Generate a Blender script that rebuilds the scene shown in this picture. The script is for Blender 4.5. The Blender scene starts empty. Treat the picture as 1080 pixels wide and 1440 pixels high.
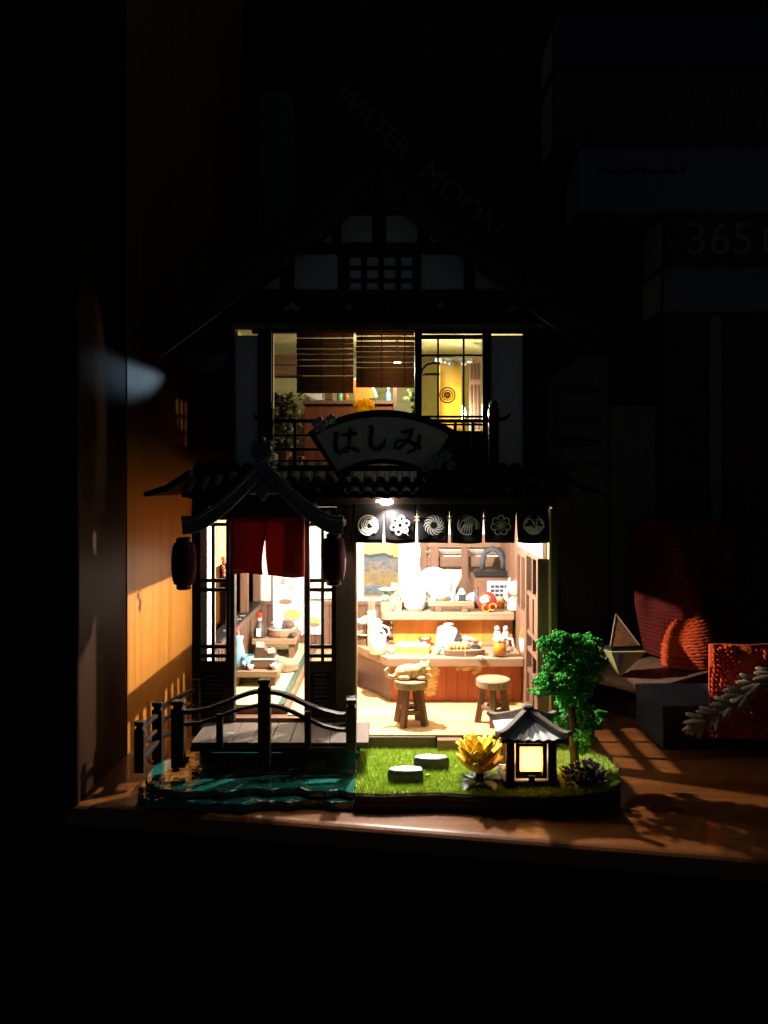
import bpy, bmesh, math, random
import numpy as np
from mathutils import Vector, Matrix
random.seed(7); np.random.seed(7)
PI = math.pi
S = 0.01                      # every measure below is in centimetres
scn = bpy.context.scene
COL = scn.collection

# ------------------------------------------------------------------ camera
F, D0, ZC = 1104.0, 34.5, 12.4      # focal length in photo pixels, camera distance and height in cm
cam_d = bpy.data.cameras.new('camera'); cam = bpy.data.objects.new('camera', cam_d); COL.objects.link(cam)
cam.location = (0, -D0*S, ZC*S); cam.rotation_euler = (PI/2, 0, 0)
cam_d.sensor_fit = 'VERTICAL'; cam_d.sensor_height = 24; cam_d.sensor_width = 18
cam_d.lens = 24*F/1440; cam_d.shift_x = -10/1440; cam_d.shift_y = -43/1440
cam_d.clip_start = 0.005; cam_d.clip_end = 50
cam_d.dof.use_dof = True; cam_d.dof.focus_distance = 0.362; cam_d.dof.aperture_fstop = 9.0
scn.camera = cam
# ------------------------------------------------------------------ world: an almost dark room
w = bpy.data.worlds.new('World'); scn.world = w; w.use_nodes = True
bg = w.node_tree.nodes['Background']; bg.inputs[0].default_value = (0.66, 0.84, 1.0, 1); bg.inputs[1].default_value = 0.012
# ------------------------------------------------------------------ view
vs = scn.view_settings; vs.view_transform = 'Standard'; vs.look = 'None'; vs.exposure = 0.0; vs.gamma = 1.0; vs.use_curve_mapping = False
scn.cycles.use_denoising = True; scn.cycles.max_bounces = 8; scn.cycles.diffuse_bounces = 3
scn.cycles.transmission_bounces = 6; scn.cycles.sample_clamp_indirect = 6; scn.cycles.caustics_refractive = False; scn.cycles.caustics_reflective = False
WARM = (1.0, 0.95, 0.86)
def lamp(name, loc, watts, col=WARM, r=0.12, parent=None, typ='POINT'):
    l = bpy.data.lights.new(name, typ); l.energy = watts; l.color = col; l.shadow_soft_size = r*S
    o = bpy.data.objects.new(name, l); COL.objects.link(o); o.location = Vector(loc)*S
    if parent: o.parent = parent
    return o
LAMP_IN = (-0.15, 2.8, 11.0); W_IN = 1.55          # ceiling bulb inside the bar
LAMP_OUT = (-0.15, -0.55, 11.42); W_OUT = 0.10      # small bulb under the eave
LAMP_UP = (0.30, 2.7, 17.7); W_UP = 0.075            # bulb upstairs
LAMP_SIDE = (3.42, 3.9, 15.2); W_SIDE = 0.11          # bulb behind the yellow cloth upstairs
LAMP_LANTERN = (0, 0, 1.15); W_LANTERN = 0.010

# ------------------------------------------------------------------ helpers
def PX(px, Y): return (px-550.0)*(Y+D0)/F
def PZ(py, Y): return ZC-(py-677.0)*(Y+D0)/F

class MB:
    def __init__(s): s.v = []; s.f = []
    def add(s, vs_, fs_):
        n = len(s.v); s.v += [tuple(p) for p in vs_]; s.f += [tuple(i+n for i in f) for f in fs_]; return s
    def box(s, x0, x1, y0, y1, z0, z1):
        return s.add([(x0,y0,z0),(x1,y0,z0),(x1,y1,z0),(x0,y1,z0),(x0,y0,z1),(x1,y0,z1),(x1,y1,z1),(x0,y1,z1)],
                     [(0,3,2,1),(4,5,6,7),(0,1,5,4),(1,2,6,5),(2,3,7,6),(3,0,4,7)])
    def cbox(s, c, d): return s.box(c[0]-d[0]/2,c[0]+d[0]/2,c[1]-d[1]/2,c[1]+d[1]/2,c[2]-d[2]/2,c[2]+d[2]/2)
    def xz(s, poly, y0, y1):
        n = len(poly)
        return s.add([(x,y0,z) for x,z in poly]+[(x,y1,z) for x,z in poly],
                     [tuple(range(n)), tuple(range(2*n-1,n-1,-1))]+[(i,i+n,(i+1)%n+n,(i+1)%n) for i in range(n)])
    def xy(s, poly, z0, z1):
        n = len(poly)
        return s.add([(x,y,z0) for x,y in poly]+[(x,y,z1) for x,y in poly],
                     [tuple(range(n-1,-1,-1)), tuple(range(n,2*n))]+[(i,(i+1)%n,(i+1)%n+n,i+n) for i in range(n)])
    def yz(s, poly, x0, x1):
        n = len(poly)
        return s.add([(x0,y,z) for y,z in poly]+[(x1,y,z) for y,z in poly],
                     [tuple(range(n)), tuple(range(2*n-1,n-1,-1))]+[(i,i+n,(i+1)%n+n,(i+1)%n) for i in range(n)])
    def sweep(s, path, w_, h_, close=True):
        P = [Vector(p) for p in path]; vs_ = []; fs_ = []
        for i, p in enumerate(P):
            t = (P[min(i+1,len(P)-1)]-P[max(i-1,0)]).normalized()
            side = t.cross(Vector((0,0,1)))
            if side.length < 1e-4: side = Vector((1,0,0))
            side.normalize(); up = side.cross(t).normalized()
            a = w_[i]/2 if isinstance(w_, (list,tuple)) else w_/2; b = h_[i]/2 if isinstance(h_, (list,tuple)) else h_/2
            vs_ += [p-side*a-up*b, p+side*a-up*b, p+side*a+up*b, p-side*a+up*b]
        for i in range(len(P)-1):
            k = 4*i
            fs_ += [(k+j, k+(j+1)%4, k+4+(j+1)%4, k+4+j) for j in range(4)]
        fs_ += [(3,2,1,0), tuple(len(vs_)-4+j for j in range(4))]
        return s.add(vs_, fs_)
    def bar(s, p, q, w_, h_): return s.sweep([p,q], w_, h_)
    def tube(s, path, r, n=8, caps=True):
        P = [Vector(p) for p in path]; vs_ = []; fs_ = []; ref = None
        for i, p in enumerate(P):
            t = (P[min(i+1,len(P)-1)]-P[max(i-1,0)]).normalized()
            if ref is None: ref = t.orthogonal().normalized()
            a = (ref-t*ref.dot(t)); a = a.normalized() if a.length > 1e-6 else t.orthogonal().normalized(); ref = a; b = t.cross(a)
            rr = r[i] if isinstance(r, (list,tuple)) else r
            vs_ += [p+(a*math.cos(2*PI*k/n)+b*math.sin(2*PI*k/n))*rr for k in range(n)]
        for i in range(len(P)-1):
            fs_ += [(i*n+k, i*n+(k+1)%n, (i+1)*n+(k+1)%n, (i+1)*n+k) for k in range(n)]
        if caps: fs_ += [tuple(range(n-1,-1,-1)), tuple(len(vs_)-n+k for k in range(n))]
        return s.add(vs_, fs_)
    def lathe(s, prof, c=(0,0,0), n=20, axis='z', squash=1.0):
        vs_ = []; fs_ = []
        for r, z in prof:
            for k in range(n):
                a = 2*PI*k/n; p = (r*math.cos(a), r*math.sin(a)*squash, z)
                if axis == 'y': p = (p[0], -z, p[1])
                if axis == 'x': p = (z, p[0], p[1])
                vs_.append((c[0]+p[0], c[1]+p[1], c[2]+p[2]))
        for i in range(len(prof)-1):
            fs_ += [(i*n+k, i*n+(k+1)%n, (i+1)*n+(k+1)%n, (i+1)*n+k) for k in range(n)]
        fs_ += [tuple(range(n-1,-1,-1)), tuple((len(prof)-1)*n+k for k in range(n))]
        return s.add(vs_, fs_)
    def ball(s, c, r, n=12, m=8, rot=None):
        if not isinstance(r, (list,tuple)): r = (r,r,r)
        vs_ = []; fs_ = []
        for i in range(m+1):
            th = PI*i/m; rr = max(math.sin(th), 1e-3)
            for k in range(n):
                a = 2*PI*k/n; p = Vector((r[0]*rr*math.cos(a), r[1]*rr*math.sin(a), -r[2]*math.cos(th)))
                if rot is not None: p = rot @ p
                vs_.append((c[0]+p.x, c[1]+p.y, c[2]+p.z))
        for i in range(m):
            fs_ += [(i*n+k, i*n+(k+1)%n, (i+1)*n+(k+1)%n, (i+1)*n+k) for k in range(n)]
        return s.add(vs_, fs_)
    def grid(s, fn, nu, nv, thick=None):
        """fn(u,v)->point; thick: offset vector giving a second, back sheet"""
        vs_ = [Vector(fn(i/nu, j/nv)) for j in range(nv+1) for i in range(nu+1)]; W = nu+1
        fs_ = [(j*W+i, j*W+i+1, (j+1)*W+i+1, (j+1)*W+i) for j in range(nv) for i in range(nu)]
        if thick is not None:
            t = Vector(thick); n = len(vs_); vs_ += [v+t for v in vs_]
            fs_ += [tuple(n+k for k in reversed(f)) for f in fs_]
            rim = [i for i in range(W)]+[j*W+nu for j in range(1,nv+1)]+[nv*W+i for i in range(nu-1,-1,-1)]+[j*W for j in range(nv-1,0,-1)]
            fs_ += [(rim[k], rim[(k+1)%len(rim)], rim[(k+1)%len(rim)]+n, rim[k]+n) for k in range(len(rim))]
        return s.add(vs_, fs_)
    def build(s, name, mat, parent=None, bevel=0, smooth=False, loc=None, remesh=0, seg=1):
        me = bpy.data.meshes.new(name)
        me.from_pydata([(x*S,y*S,z*S) for x,y,z in s.v], [], s.f)
        bm = bmesh.new(); bm.from_mesh(me); bmesh.ops.recalc_face_normals(bm, faces=bm.faces); bm.to_mesh(me); bm.free()
        if mat is not None: me.materials.append(mat)
        if smooth: me.polygons.foreach_set('use_smooth', [True]*len(me.polygons))
        o = bpy.data.objects.new(name, me); COL.objects.link(o)
        if parent: o.parent = parent
        if loc is not None: o.location = Vector(loc)*S
        if remesh:
            m = o.modifiers.new('remesh','REMESH'); m.mode = 'VOXEL'; m.voxel_size = remesh*S; m.use_smooth_shade = True
            m2 = o.modifiers.new('smooth','SMOOTH'); m2.factor = 0.5; m2.iterations = 4
        if bevel:
            m = o.modifiers.new('bevel','BEVEL'); m.width = bevel*S; m.segments = seg; m.limit_method = 'ANGLE'; m.angle_limit = 0.9
        return o

def tag(o, label=None, cat=None, group=None, kind=None):
    if label: o['label'] = label
    if cat: o['category'] = cat
    if group: o['group'] = group
    if kind: o['kind'] = kind
    return o
def thing(name, label, cat, loc=(0,0,0), rz=0, group=None):
    o = bpy.data.objects.new(name, None); COL.objects.link(o); o.empty_display_size = 0.005
    o.location = Vector(loc)*S; o.rotation_euler = (0,0,rz)
    return tag(o, label, cat, group)
def clone(o, parent=None, label=None, loc=None, rz=None):
    c = o.copy(); COL.objects.link(c)
    if parent is not None: c.parent = parent
    if label: c['label'] = label
    if loc is not None: c.location = Vector(loc)*S
    if rz is not None: c.rotation_euler = (0,0,rz)
    for ch in list(o.children): clone(ch, c)
    return c
def strokes(mb, lines, y, t=0.02, ox=0, oz=0, k=1.0):
    """flat brush strokes in the XZ plane: each line is a list of (x, z, width)"""
    for ln in lines:
        pts = [Vector((ox+p[0]*k, oz+p[1]*k)) for p in ln]; wd = [p[2]*k for p in ln]; L = []; R = []
        for i, p in enumerate(pts):
            d = (pts[min(i+1,len(pts)-1)]-pts[max(i-1,0)]); d = d.normalized() if d.length > 0 else Vector((1,0))
            n = Vector((-d.y, d.x)); L.append(p+n*wd[i]/2); R.append(p-n*wd[i]/2)
        vs_ = []; fs_ = []
        for a, b in zip(L, R): vs_ += [(a.x,y,a.y),(b.x,y,b.y),(a.x,y-t,a.y),(b.x,y-t,b.y)]
        for i in range(len(L)-1):
            q = 4*i; fs_ += [(q,q+1,q+5,q+4),(q+2,q+6,q+7,q+3),(q,q+4,q+6,q+2),(q+1,q+3,q+7,q+5)]
        fs_ += [(0,2,3,1), tuple(len(vs_)-4+j for j in (0,1,3,2))]
        mb.add(vs_, fs_)
    return mb
def arc(cx, cz, r, a0, a1, w0, w1=None, n=10):
    w1 = w0 if w1 is None else w1
    return [(cx+r*math.cos(a0+(a1-a0)*i/n), cz+r*math.sin(a0+(a1-a0)*i/n), w0+(w1-w0)*i/n) for i in range(n+1)]
def text(body, size, mat, parent, name='lettering', loc=(0,0,0), rot=(PI/2,0,0), align='CENTER', ext=0.008):
    cu = bpy.data.curves.new('t','FONT'); cu.body = body; cu.size = size*S; cu.extrude = ext*S; cu.align_x = align; cu.align_y = 'CENTER'; cu.resolution_u = 3
    o = bpy.data.objects.new('t', cu); COL.objects.link(o)
    dg = bpy.context.evaluated_depsgraph_get(); me = bpy.data.meshes.new_from_object(o.evaluated_get(dg))
    bpy.data.objects.remove(o); me.materials.clear(); me.materials.append(mat)
    r = bpy.data.objects.new(name, me); COL.objects.link(r); r.parent = parent; r.location = Vector(loc)*S; r.rotation_euler = rot
    return r

# ------------------------------------------------------------------ materials
MATS = {}
def base(name):
    m = bpy.data.materials.new(name); m.use_nodes = True; nt = m.node_tree; b = nt.nodes['Principled BSDF']
    MATS[name] = m; return m, nt, b
def mat(name, col, rough=0.55, var=0.12, scale=400, bump=0.1, metal=0, spec=0.4, trans=0, emit=None, estr=0, coat=0):
    m, nt, b = base(name); N = nt.nodes; L = nt.links
    tc = N.new('ShaderNodeTexCoord'); nz = N.new('ShaderNodeTexNoise'); nz.inputs['Scale'].default_value = scale; nz.inputs['Detail'].default_value = 5
    L.new(tc.outputs['Object'], nz.inputs['Vector'])
    oi = N.new('ShaderNodeObjectInfo')
    mr = N.new('ShaderNodeMapRange'); mr.inputs[1].default_value = 0.25; mr.inputs[2].default_value = 0.75; mr.inputs[3].default_value = 1-var; mr.inputs[4].default_value = 1+var
    L.new(nz.outputs[0], mr.inputs[0])
    mr2 = N.new('ShaderNodeMapRange'); mr2.inputs[3].default_value = 1-var*0.6; mr2.inputs[4].default_value = 1+var*0.6; L.new(oi.outputs['Random'], mr2.inputs[0])
    mu = N.new('ShaderNodeMath'); mu.operation = 'MULTIPLY'; L.new(mr.outputs[0], mu.inputs[0]); L.new(mr2.outputs[0], mu.inputs[1])
    vm = N.new('ShaderNodeVectorMath'); vm.operation = 'SCALE'; vm.inputs[0].default_value = col[:3]; L.new(mu.outputs[0], vm.inputs['Scale'])
    L.new(vm.outputs[0], b.inputs['Base Color'])
    b.inputs['Roughness'].default_value = rough; b.inputs['Metallic'].default_value = metal; b.inputs['Specular IOR Level'].default_value = spec
    b.inputs['Transmission Weight'].default_value = trans; b.inputs['Coat Weight'].default_value = coat; b.inputs['Coat Roughness'].default_value = 0.15
    if bump:
        bp = N.new('ShaderNodeBump'); bp.inputs['Strength'].default_value = bump; bp.inputs['Distance'].default_value = 0.0004; L.new(nz.outputs[0], bp.inputs['Height']); L.new(bp.outputs[0], b.inputs['Normal'])
    if emit: b.inputs['Emission Color'].default_value = (*emit, 1); b.inputs['Emission Strength'].default_value = estr
    return m
def wood(name, c1, c2, grain='z', rough=0.5, fine=1400, along=45, bump=0.12, spec=0.35, coat=0, coatr=0.2, var=0.14, ring=0.5):
    """veneer: long thin noise streaks along one axis, plus darker pores"""
    m, nt, b = base(name); N = nt.nodes; L = nt.links
    tc = N.new('ShaderNodeTexCoord'); oi = N.new('ShaderNodeObjectInfo')
    off = N.new('ShaderNodeVectorMath'); off.operation = 'SCALE'; off.inputs['Scale'].default_value = 0.37
    cmb = N.new('ShaderNodeCombineXYZ'); [L.new(oi.outputs['Random'], cmb.inputs[i]) for i in range(3)]; L.new(cmb.outputs[0], off.inputs[0])
    ad = N.new('ShaderNodeVectorMath'); ad.operation = 'ADD'; L.new(tc.outputs['Object'], ad.inputs[0]); L.new(off.outputs[0], ad.inputs[1])
    mp = N.new('ShaderNodeMapping'); sc = [fine]*3; sc['xyz'.index(grain)] = along; mp.inputs['Scale'].default_value = sc; L.new(ad.outputs[0], mp.inputs['Vector'])
    n1 = N.new('ShaderNodeTexNoise'); n1.inputs['Scale'].default_value = 1; n1.inputs['Detail'].default_value = 4; n1.inputs['Roughness'].default_value = 0.6; L.new(mp.outputs[0], n1.inputs['Vector'])
    mp2 = N.new('ShaderNodeMapping'); sc2 = [fine*0.18]*3; sc2['xyz'.index(grain)] = along*0.25; mp2.inputs['Scale'].default_value = sc2; L.new(ad.outputs[0], mp2.inputs['Vector'])
    n2 = N.new('ShaderNodeTexNoise'); n2.inputs['Scale'].default_value = 1; n2.inputs['Detail'].default_value = 3; n2.inputs['Distortion'].default_value = 0.6; L.new(mp2.outputs[0], n2.inputs['Vector'])
    mx = N.new('ShaderNodeMix'); mx.data_type = 'FLOAT'; mx.inputs[0].default_value = ring; L.new(n1.outputs[0], mx.inputs[2]); L.new(n2.outputs[0], mx.inputs[3])
    cr = N.new('ShaderNodeValToRGB'); cr.color_ramp.elements[0].position = 0.33; cr.color_ramp.elements[0].color = (*c1,1); cr.color_ramp.elements[1].position = 0.68; cr.color_ramp.elements[1].color = (*c2,1)
    L.new(mx.outputs[0], cr.inputs[0])
    mr = N.new('ShaderNodeMapRange'); mr.inputs[3].default_value = 1-var; mr.inputs[4].default_value = 1+var; L.new(oi.outputs['Random'], mr.inputs[0])
    vm = N.new('ShaderNodeVectorMath'); vm.operation = 'SCALE'; L.new(cr.outputs[0], vm.inputs[0]); L.new(mr.outputs[0], vm.inputs['Scale']); L.new(vm.outputs[0], b.inputs['Base Color'])
    rr = N.new('ShaderNodeMapRange'); rr.inputs[3].default_value = rough-0.1; rr.inputs[4].default_value = min(1,rough+0.12); L.new(n2.outputs[0], rr.inputs[0]); L.new(rr.outputs[0], b.inputs['Roughness'])
    bp = N.new('ShaderNodeBump'); bp.inputs['Strength'].default_value = bump; bp.inputs['Distance'].default_value = 0.0003; L.new(n1.outputs[0], bp.inputs['Height']); L.new(bp.outputs[0], b.inputs['Normal'])
    b.inputs['Specular IOR Level'].default_value = spec; b.inputs['Coat Weight'].default_value = coat; b.inputs['Coat Roughness'].default_value = coatr
    return m
def cloth(name, col, trl=0.35, rough=0.9, weave=3500):
    m, nt, b = base(name); N = nt.nodes; L = nt.links
    tc = N.new('ShaderNodeTexCoord'); nz = N.new('ShaderNodeTexNoise'); nz.inputs['Scale'].default_value = 300; L.new(tc.outputs['Object'], nz.inputs['Vector'])
    wv = N.new('ShaderNodeTexWave'); wv.inputs['Scale'].default_value = weave/6; wv.bands_direction = 'DIAGONAL'; L.new(tc.outputs['Object'], wv.inputs['Vector'])
    mr = N.new('ShaderNodeMapRange'); mr.inputs[3].default_value = 0.8; mr.inputs[4].default_value = 1.2; L.new(nz.outputs[0], mr.inputs[0])
    vm = N.new('ShaderNodeVectorMath'); vm.operation = 'SCALE'; vm.inputs[0].default_value = col; L.new(mr.outputs[0], vm.inputs['Scale']); L.new(vm.outputs[0], b.inputs['Base Color'])
    b.inputs['Roughness'].default_value = rough; b.inputs['Specular IOR Level'].default_value = 0.15
    bp = N.new('ShaderNodeBump'); bp.inputs['Strength'].default_value = 0.25; bp.inputs['Distance'].default_value = 0.0002; L.new(wv.outputs[0], bp.inputs['Height']); L.new(bp.outputs[0], b.inputs['Normal'])
    if trl:
        t = N.new('ShaderNodeBsdfTranslucent'); L.new(vm.outputs[0], t.inputs[0]); mx = N.new('ShaderNodeMixShader'); mx.inputs[0].default_value = trl
        L.new(b.outputs[0], mx.inputs[1]); L.new(t.outputs[0], mx.inputs[2]); L.new(mx.outputs[0], nt.nodes['Material Output'].inputs[0])
    return m
def glow(name, col, strength):
    m, nt, b = base(name); b.inputs['Base Color'].default_value = (*col,1); b.inputs['Emission Color'].default_value = (*col,1); b.inputs['Emission Strength'].default_value = strength; return m

M_DARK = wood('dark stained wood', (0.020,0.012,0.009), (0.045,0.028,0.020), 'z', rough=0.5, var=0.1)
M_DARKX = wood('dark stained wood across', (0.020,0.012,0.009), (0.045,0.028,0.020), 'x', rough=0.5, var=0.1)
M_BROWN = wood('brown plywood', (0.105,0.050,0.030), (0.205,0.105,0.064), 'z', rough=0.6)
M_BROWNX = wood('brown plywood across', (0.125,0.062,0.037), (0.23,0.125,0.076), 'x', rough=0.6)
M_PILLAR = wood('pillar plywood', (0.045,0.028,0.018), (0.09,0.055,0.034), 'z', rough=0.55)
M_EDGE = mat('bare plywood edge', (0.55,0.36,0.20), 0.7)
M_COUNTER = wood('counter top veneer', (0.21,0.122,0.074), (0.36,0.220,0.138), 'x', rough=0.5)
M_RED = wood('red brown panel', (0.30,0.060,0.018), (0.44,0.115,0.035), 'z', rough=0.45, along=25, fine=900)
M_ORANGE = wood('orange panel', (0.60,0.22,0.035), (0.78,0.34,0.07), 'z', rough=0.45, along=25, fine=900)
M_FLOOR = wood('honey floor boards', (0.60,0.34,0.13), (0.82,0.55,0.27), 'x', rough=0.35, along=30, fine=700, var=0.12)
M_TATAMI = wood('tatami straw', (0.52,0.50,0.24), (0.66,0.63,0.34), 'x', rough=0.8, fine=2600, along=120)
M_GREENB = mat('dark green border tape', (0.05,0.075,0.045), 0.8)
M_WHITE = mat('cream plaster', (0.72,0.69,0.60), 0.8, var=0.04, bump=0.15, scale=900)
M_GABLE = mat('pale gable paper', (0.82,0.83,0.76), 0.8, var=0.06)
M_ROOF = mat('slate blue roof tile', (0.012,0.014,0.016), 0.8, var=0.25, scale=700, spec=0.08)
M_PORCH = mat('grey blue porch tile', (0.085,0.11,0.125), 0.5, var=0.25, scale=600)
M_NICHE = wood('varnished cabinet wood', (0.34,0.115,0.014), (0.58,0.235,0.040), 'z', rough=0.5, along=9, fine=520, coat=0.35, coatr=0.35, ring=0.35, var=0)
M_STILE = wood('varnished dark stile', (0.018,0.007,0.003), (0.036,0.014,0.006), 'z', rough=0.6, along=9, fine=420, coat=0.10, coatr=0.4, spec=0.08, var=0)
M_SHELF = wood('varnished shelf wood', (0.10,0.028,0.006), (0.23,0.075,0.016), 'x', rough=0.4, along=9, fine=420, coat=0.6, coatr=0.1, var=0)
M_VINE = cloth('vine leaf', (0.24,0.36,0.08), 0.4)
M_BLACK = mat('black lacquer', (0.012,0.011,0.011), 0.4)
M_BACK = wood('dark cabinet back', (0.02,0.012,0.008), (0.035,0.022,0.014), 'z', rough=0.6, along=12, fine=400)
M_STONE = mat('grey stone', (0.72,0.74,0.78), 0.8, var=0.2, scale=500, bump=0.6)
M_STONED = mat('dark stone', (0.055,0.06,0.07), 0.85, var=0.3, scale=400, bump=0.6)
M_RTILE = mat('grey lantern tile', (0.74,0.72,0.73), 0.6, var=0.12)
M_RIDGE = wood('weathered ridge', (0.10,0.075,0.065), (0.17,0.13,0.115), 'x', rough=0.7)
M_DECK = wood('grey bridge plank', (0.085,0.060,0.050), (0.165,0.12,0.10), 'y', rough=0.5, along=60, fine=900)
M_GRASS = mat('grass', (0.46,0.58,0.11), 0.7, var=0.3, scale=250, bump=0)
M_SOIL = mat('flocked turf', (0.40,0.52,0.09), 0.95, var=0.3)
M_LEAF = mat('foam foliage', (0.065,0.33,0.06), 0.85, var=0.3, scale=500, bump=0.3, spec=0.04)
M_BARK = mat('grey bark', (0.09,0.075,0.07), 0.85, var=0.3, scale=500, bump=0.6)
M_YEL = mat('yellow petal', (0.92,0.60,0.045), 0.5, var=0.15, scale=150)
M_YELC = mat('green yellow inner petal', (0.66,0.52,0.03), 0.5, var=0.15, scale=150)
M_DKLEAF = mat('dark green leaf', (0.012,0.03,0.012), 0.5, var=0.3)
M_LIME = mat('lime leaf', (0.25,0.42,0.05), 0.5)
M_CERAM = mat('white porcelain', (0.84,0.82,0.78), 0.2, var=0.02, bump=0, coat=0.3)
M_PAPER = mat('white paper', (0.84,0.82,0.78), 0.75, var=0.02, bump=0.05)
M_INK = mat('black ink', (0.012,0.012,0.014), 0.6)
M_GREY = mat('grey print', (0.32,0.32,0.33), 0.7)
M_REDP = mat('red print', (0.62,0.025,0.015), 0.6)
M_REDL = mat('red lacquer', (0.55,0.035,0.02), 0.35)
M_BLUE = mat('sky blue glaze', (0.22,0.42,0.58), 0.3, var=0.1)
M_SALMON = mat('salmon', (0.75,0.25,0.12), 0.5, var=0.25, scale=700)
M_RICE = mat('rice', (0.85,0.83,0.75), 0.7, var=0.06, scale=1500, bump=0.5)
M_EGG = mat('yellow egg', (0.80,0.60,0.16), 0.5)
M_FISH = mat('dark fish', (0.06,0.055,0.06), 0.45, var=0.3, scale=500)
M_GREENG = mat('green glaze', (0.18,0.36,0.20), 0.3)
M_BEER = mat('beer', (0.90,0.34,0.02), 0.1, var=0.05, bump=0)
def thin_glass(name, refl, tint=(0.97,0.98,0.98)):
    m, nt, b = base(name); N = nt.nodes; L = nt.links; tr_ = N.new('ShaderNodeBsdfTransparent'); tr_.inputs[0].default_value = (*tint,1); gl_ = N.new('ShaderNodeBsdfGlossy'); gl_.inputs['Roughness'].default_value = 0.05
    lw_ = N.new('ShaderNodeLayerWeight'); lw_.inputs[0].default_value = 0.2; fr_ = N.new('ShaderNodeMath'); fr_.operation = 'MULTIPLY_ADD'; fr_.inputs[1].default_value = (refl-1)*0.6; fr_.inputs[2].default_value = 0.03; L.new(lw_.outputs['Facing'], fr_.inputs[0]); mx = N.new('ShaderNodeMixShader'); L.new(fr_.outputs[0], mx.inputs[0]); L.new(tr_.outputs[0], mx.inputs[1]); L.new(gl_.outputs[0], mx.inputs[2]); L.new(mx.outputs[0], N['Material Output'].inputs[0]); N.remove(b); return m
M_GLASS = thin_glass('clear glass', 1.5)
M_BROWNG = mat('brown bottle glass', (0.40,0.12,0.02), 0.12, var=0.05, bump=0)
M_TAN = mat('tabby fur', (0.74,0.42,0.14), 0.9, var=0.3, scale=450, bump=0.5)
M_CREAMF = mat('cream fur', (0.82,0.66,0.42), 0.9, var=0.1, bump=0.3)
M_PINK = mat('pink', (0.72,0.30,0.26), 0.6)
M_GOLD = mat('gold', (0.75,0.48,0.10), 0.35, metal=0.3)
M_STEEL = mat('grey enamel', (0.42,0.43,0.46), 0.4)
M_CLBLACK = cloth('black noren cloth', (0.020,0.018,0.020), 0.0)
M_CLRED = cloth('red noren cloth', (0.36,0.040,0.030), 0.16)
M_CLYEL = cloth('yellow curtain cloth', (0.85,0.64,0.20), 0.5)
M_EMB = mat('white printed emblem', (0.80,0.77,0.70), 0.8, bump=0)
M_LANT = cloth('dark red lantern paper', (0.060,0.010,0.012), 0.1)
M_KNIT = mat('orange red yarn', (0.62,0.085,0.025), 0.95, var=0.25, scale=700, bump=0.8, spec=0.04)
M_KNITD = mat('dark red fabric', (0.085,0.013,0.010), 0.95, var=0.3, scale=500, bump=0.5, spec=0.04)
M_YARN = mat('cream cotton cord', (0.34,0.28,0.20), 0.95, var=0.15, scale=900, bump=0.6, spec=0.04)
M_NAVY = mat('dark blue cover', (0.022,0.027,0.045), 0.7)
M_BULB2 = glow('glowing paper shade', (1.0,0.88,0.55), 5)
M_BULB = glow('lit bulb', (1.0,0.86,0.62), 60)
M_SCREEN = cloth('lantern paper', (0.92,0.72,0.40), 0.75)
M_ACR = thin_glass('clear acetate', 1.3)
def water_mat():
    m, nt, b = base('teal resin'); N = nt.nodes; L = nt.links
    tc = N.new('ShaderNodeTexCoord'); nz = N.new('ShaderNodeTexNoise'); nz.inputs['Scale'].default_value = 110; nz.inputs['Detail'].default_value = 1.5; nz.inputs['Distortion'].default_value = 0.8; L.new(tc.outputs['Object'], nz.inputs['Vector'])
    cr = N.new('ShaderNodeValToRGB'); cr.color_ramp.elements[0].color = (0.010,0.085,0.072,1); cr.color_ramp.elements[1].color = (0.022,0.155,0.13,1); cr.color_ramp.elements[0].position = 0.35; cr.color_ramp.elements[1].position = 0.7
    L.new(nz.outputs[0], cr.inputs[0]); L.new(cr.outputs[0], b.inputs['Base Color'])
    b.inputs['Roughness'].default_value = 0.07; b.inputs['Transmission Weight'].default_value = 0.0; b.inputs['Coat Weight'].default_value = 0.8; b.inputs['IOR'].default_value = 1.48
    bp = N.new('ShaderNodeBump'); bp.inputs['Strength'].default_value = 0.7; bp.inputs['Distance'].default_value = 0.003; L.new(nz.outputs[0], bp.inputs['Height']); L.new(bp.outputs[0], b.inputs['Normal'])
    return m
M_WATER = water_mat()
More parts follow.
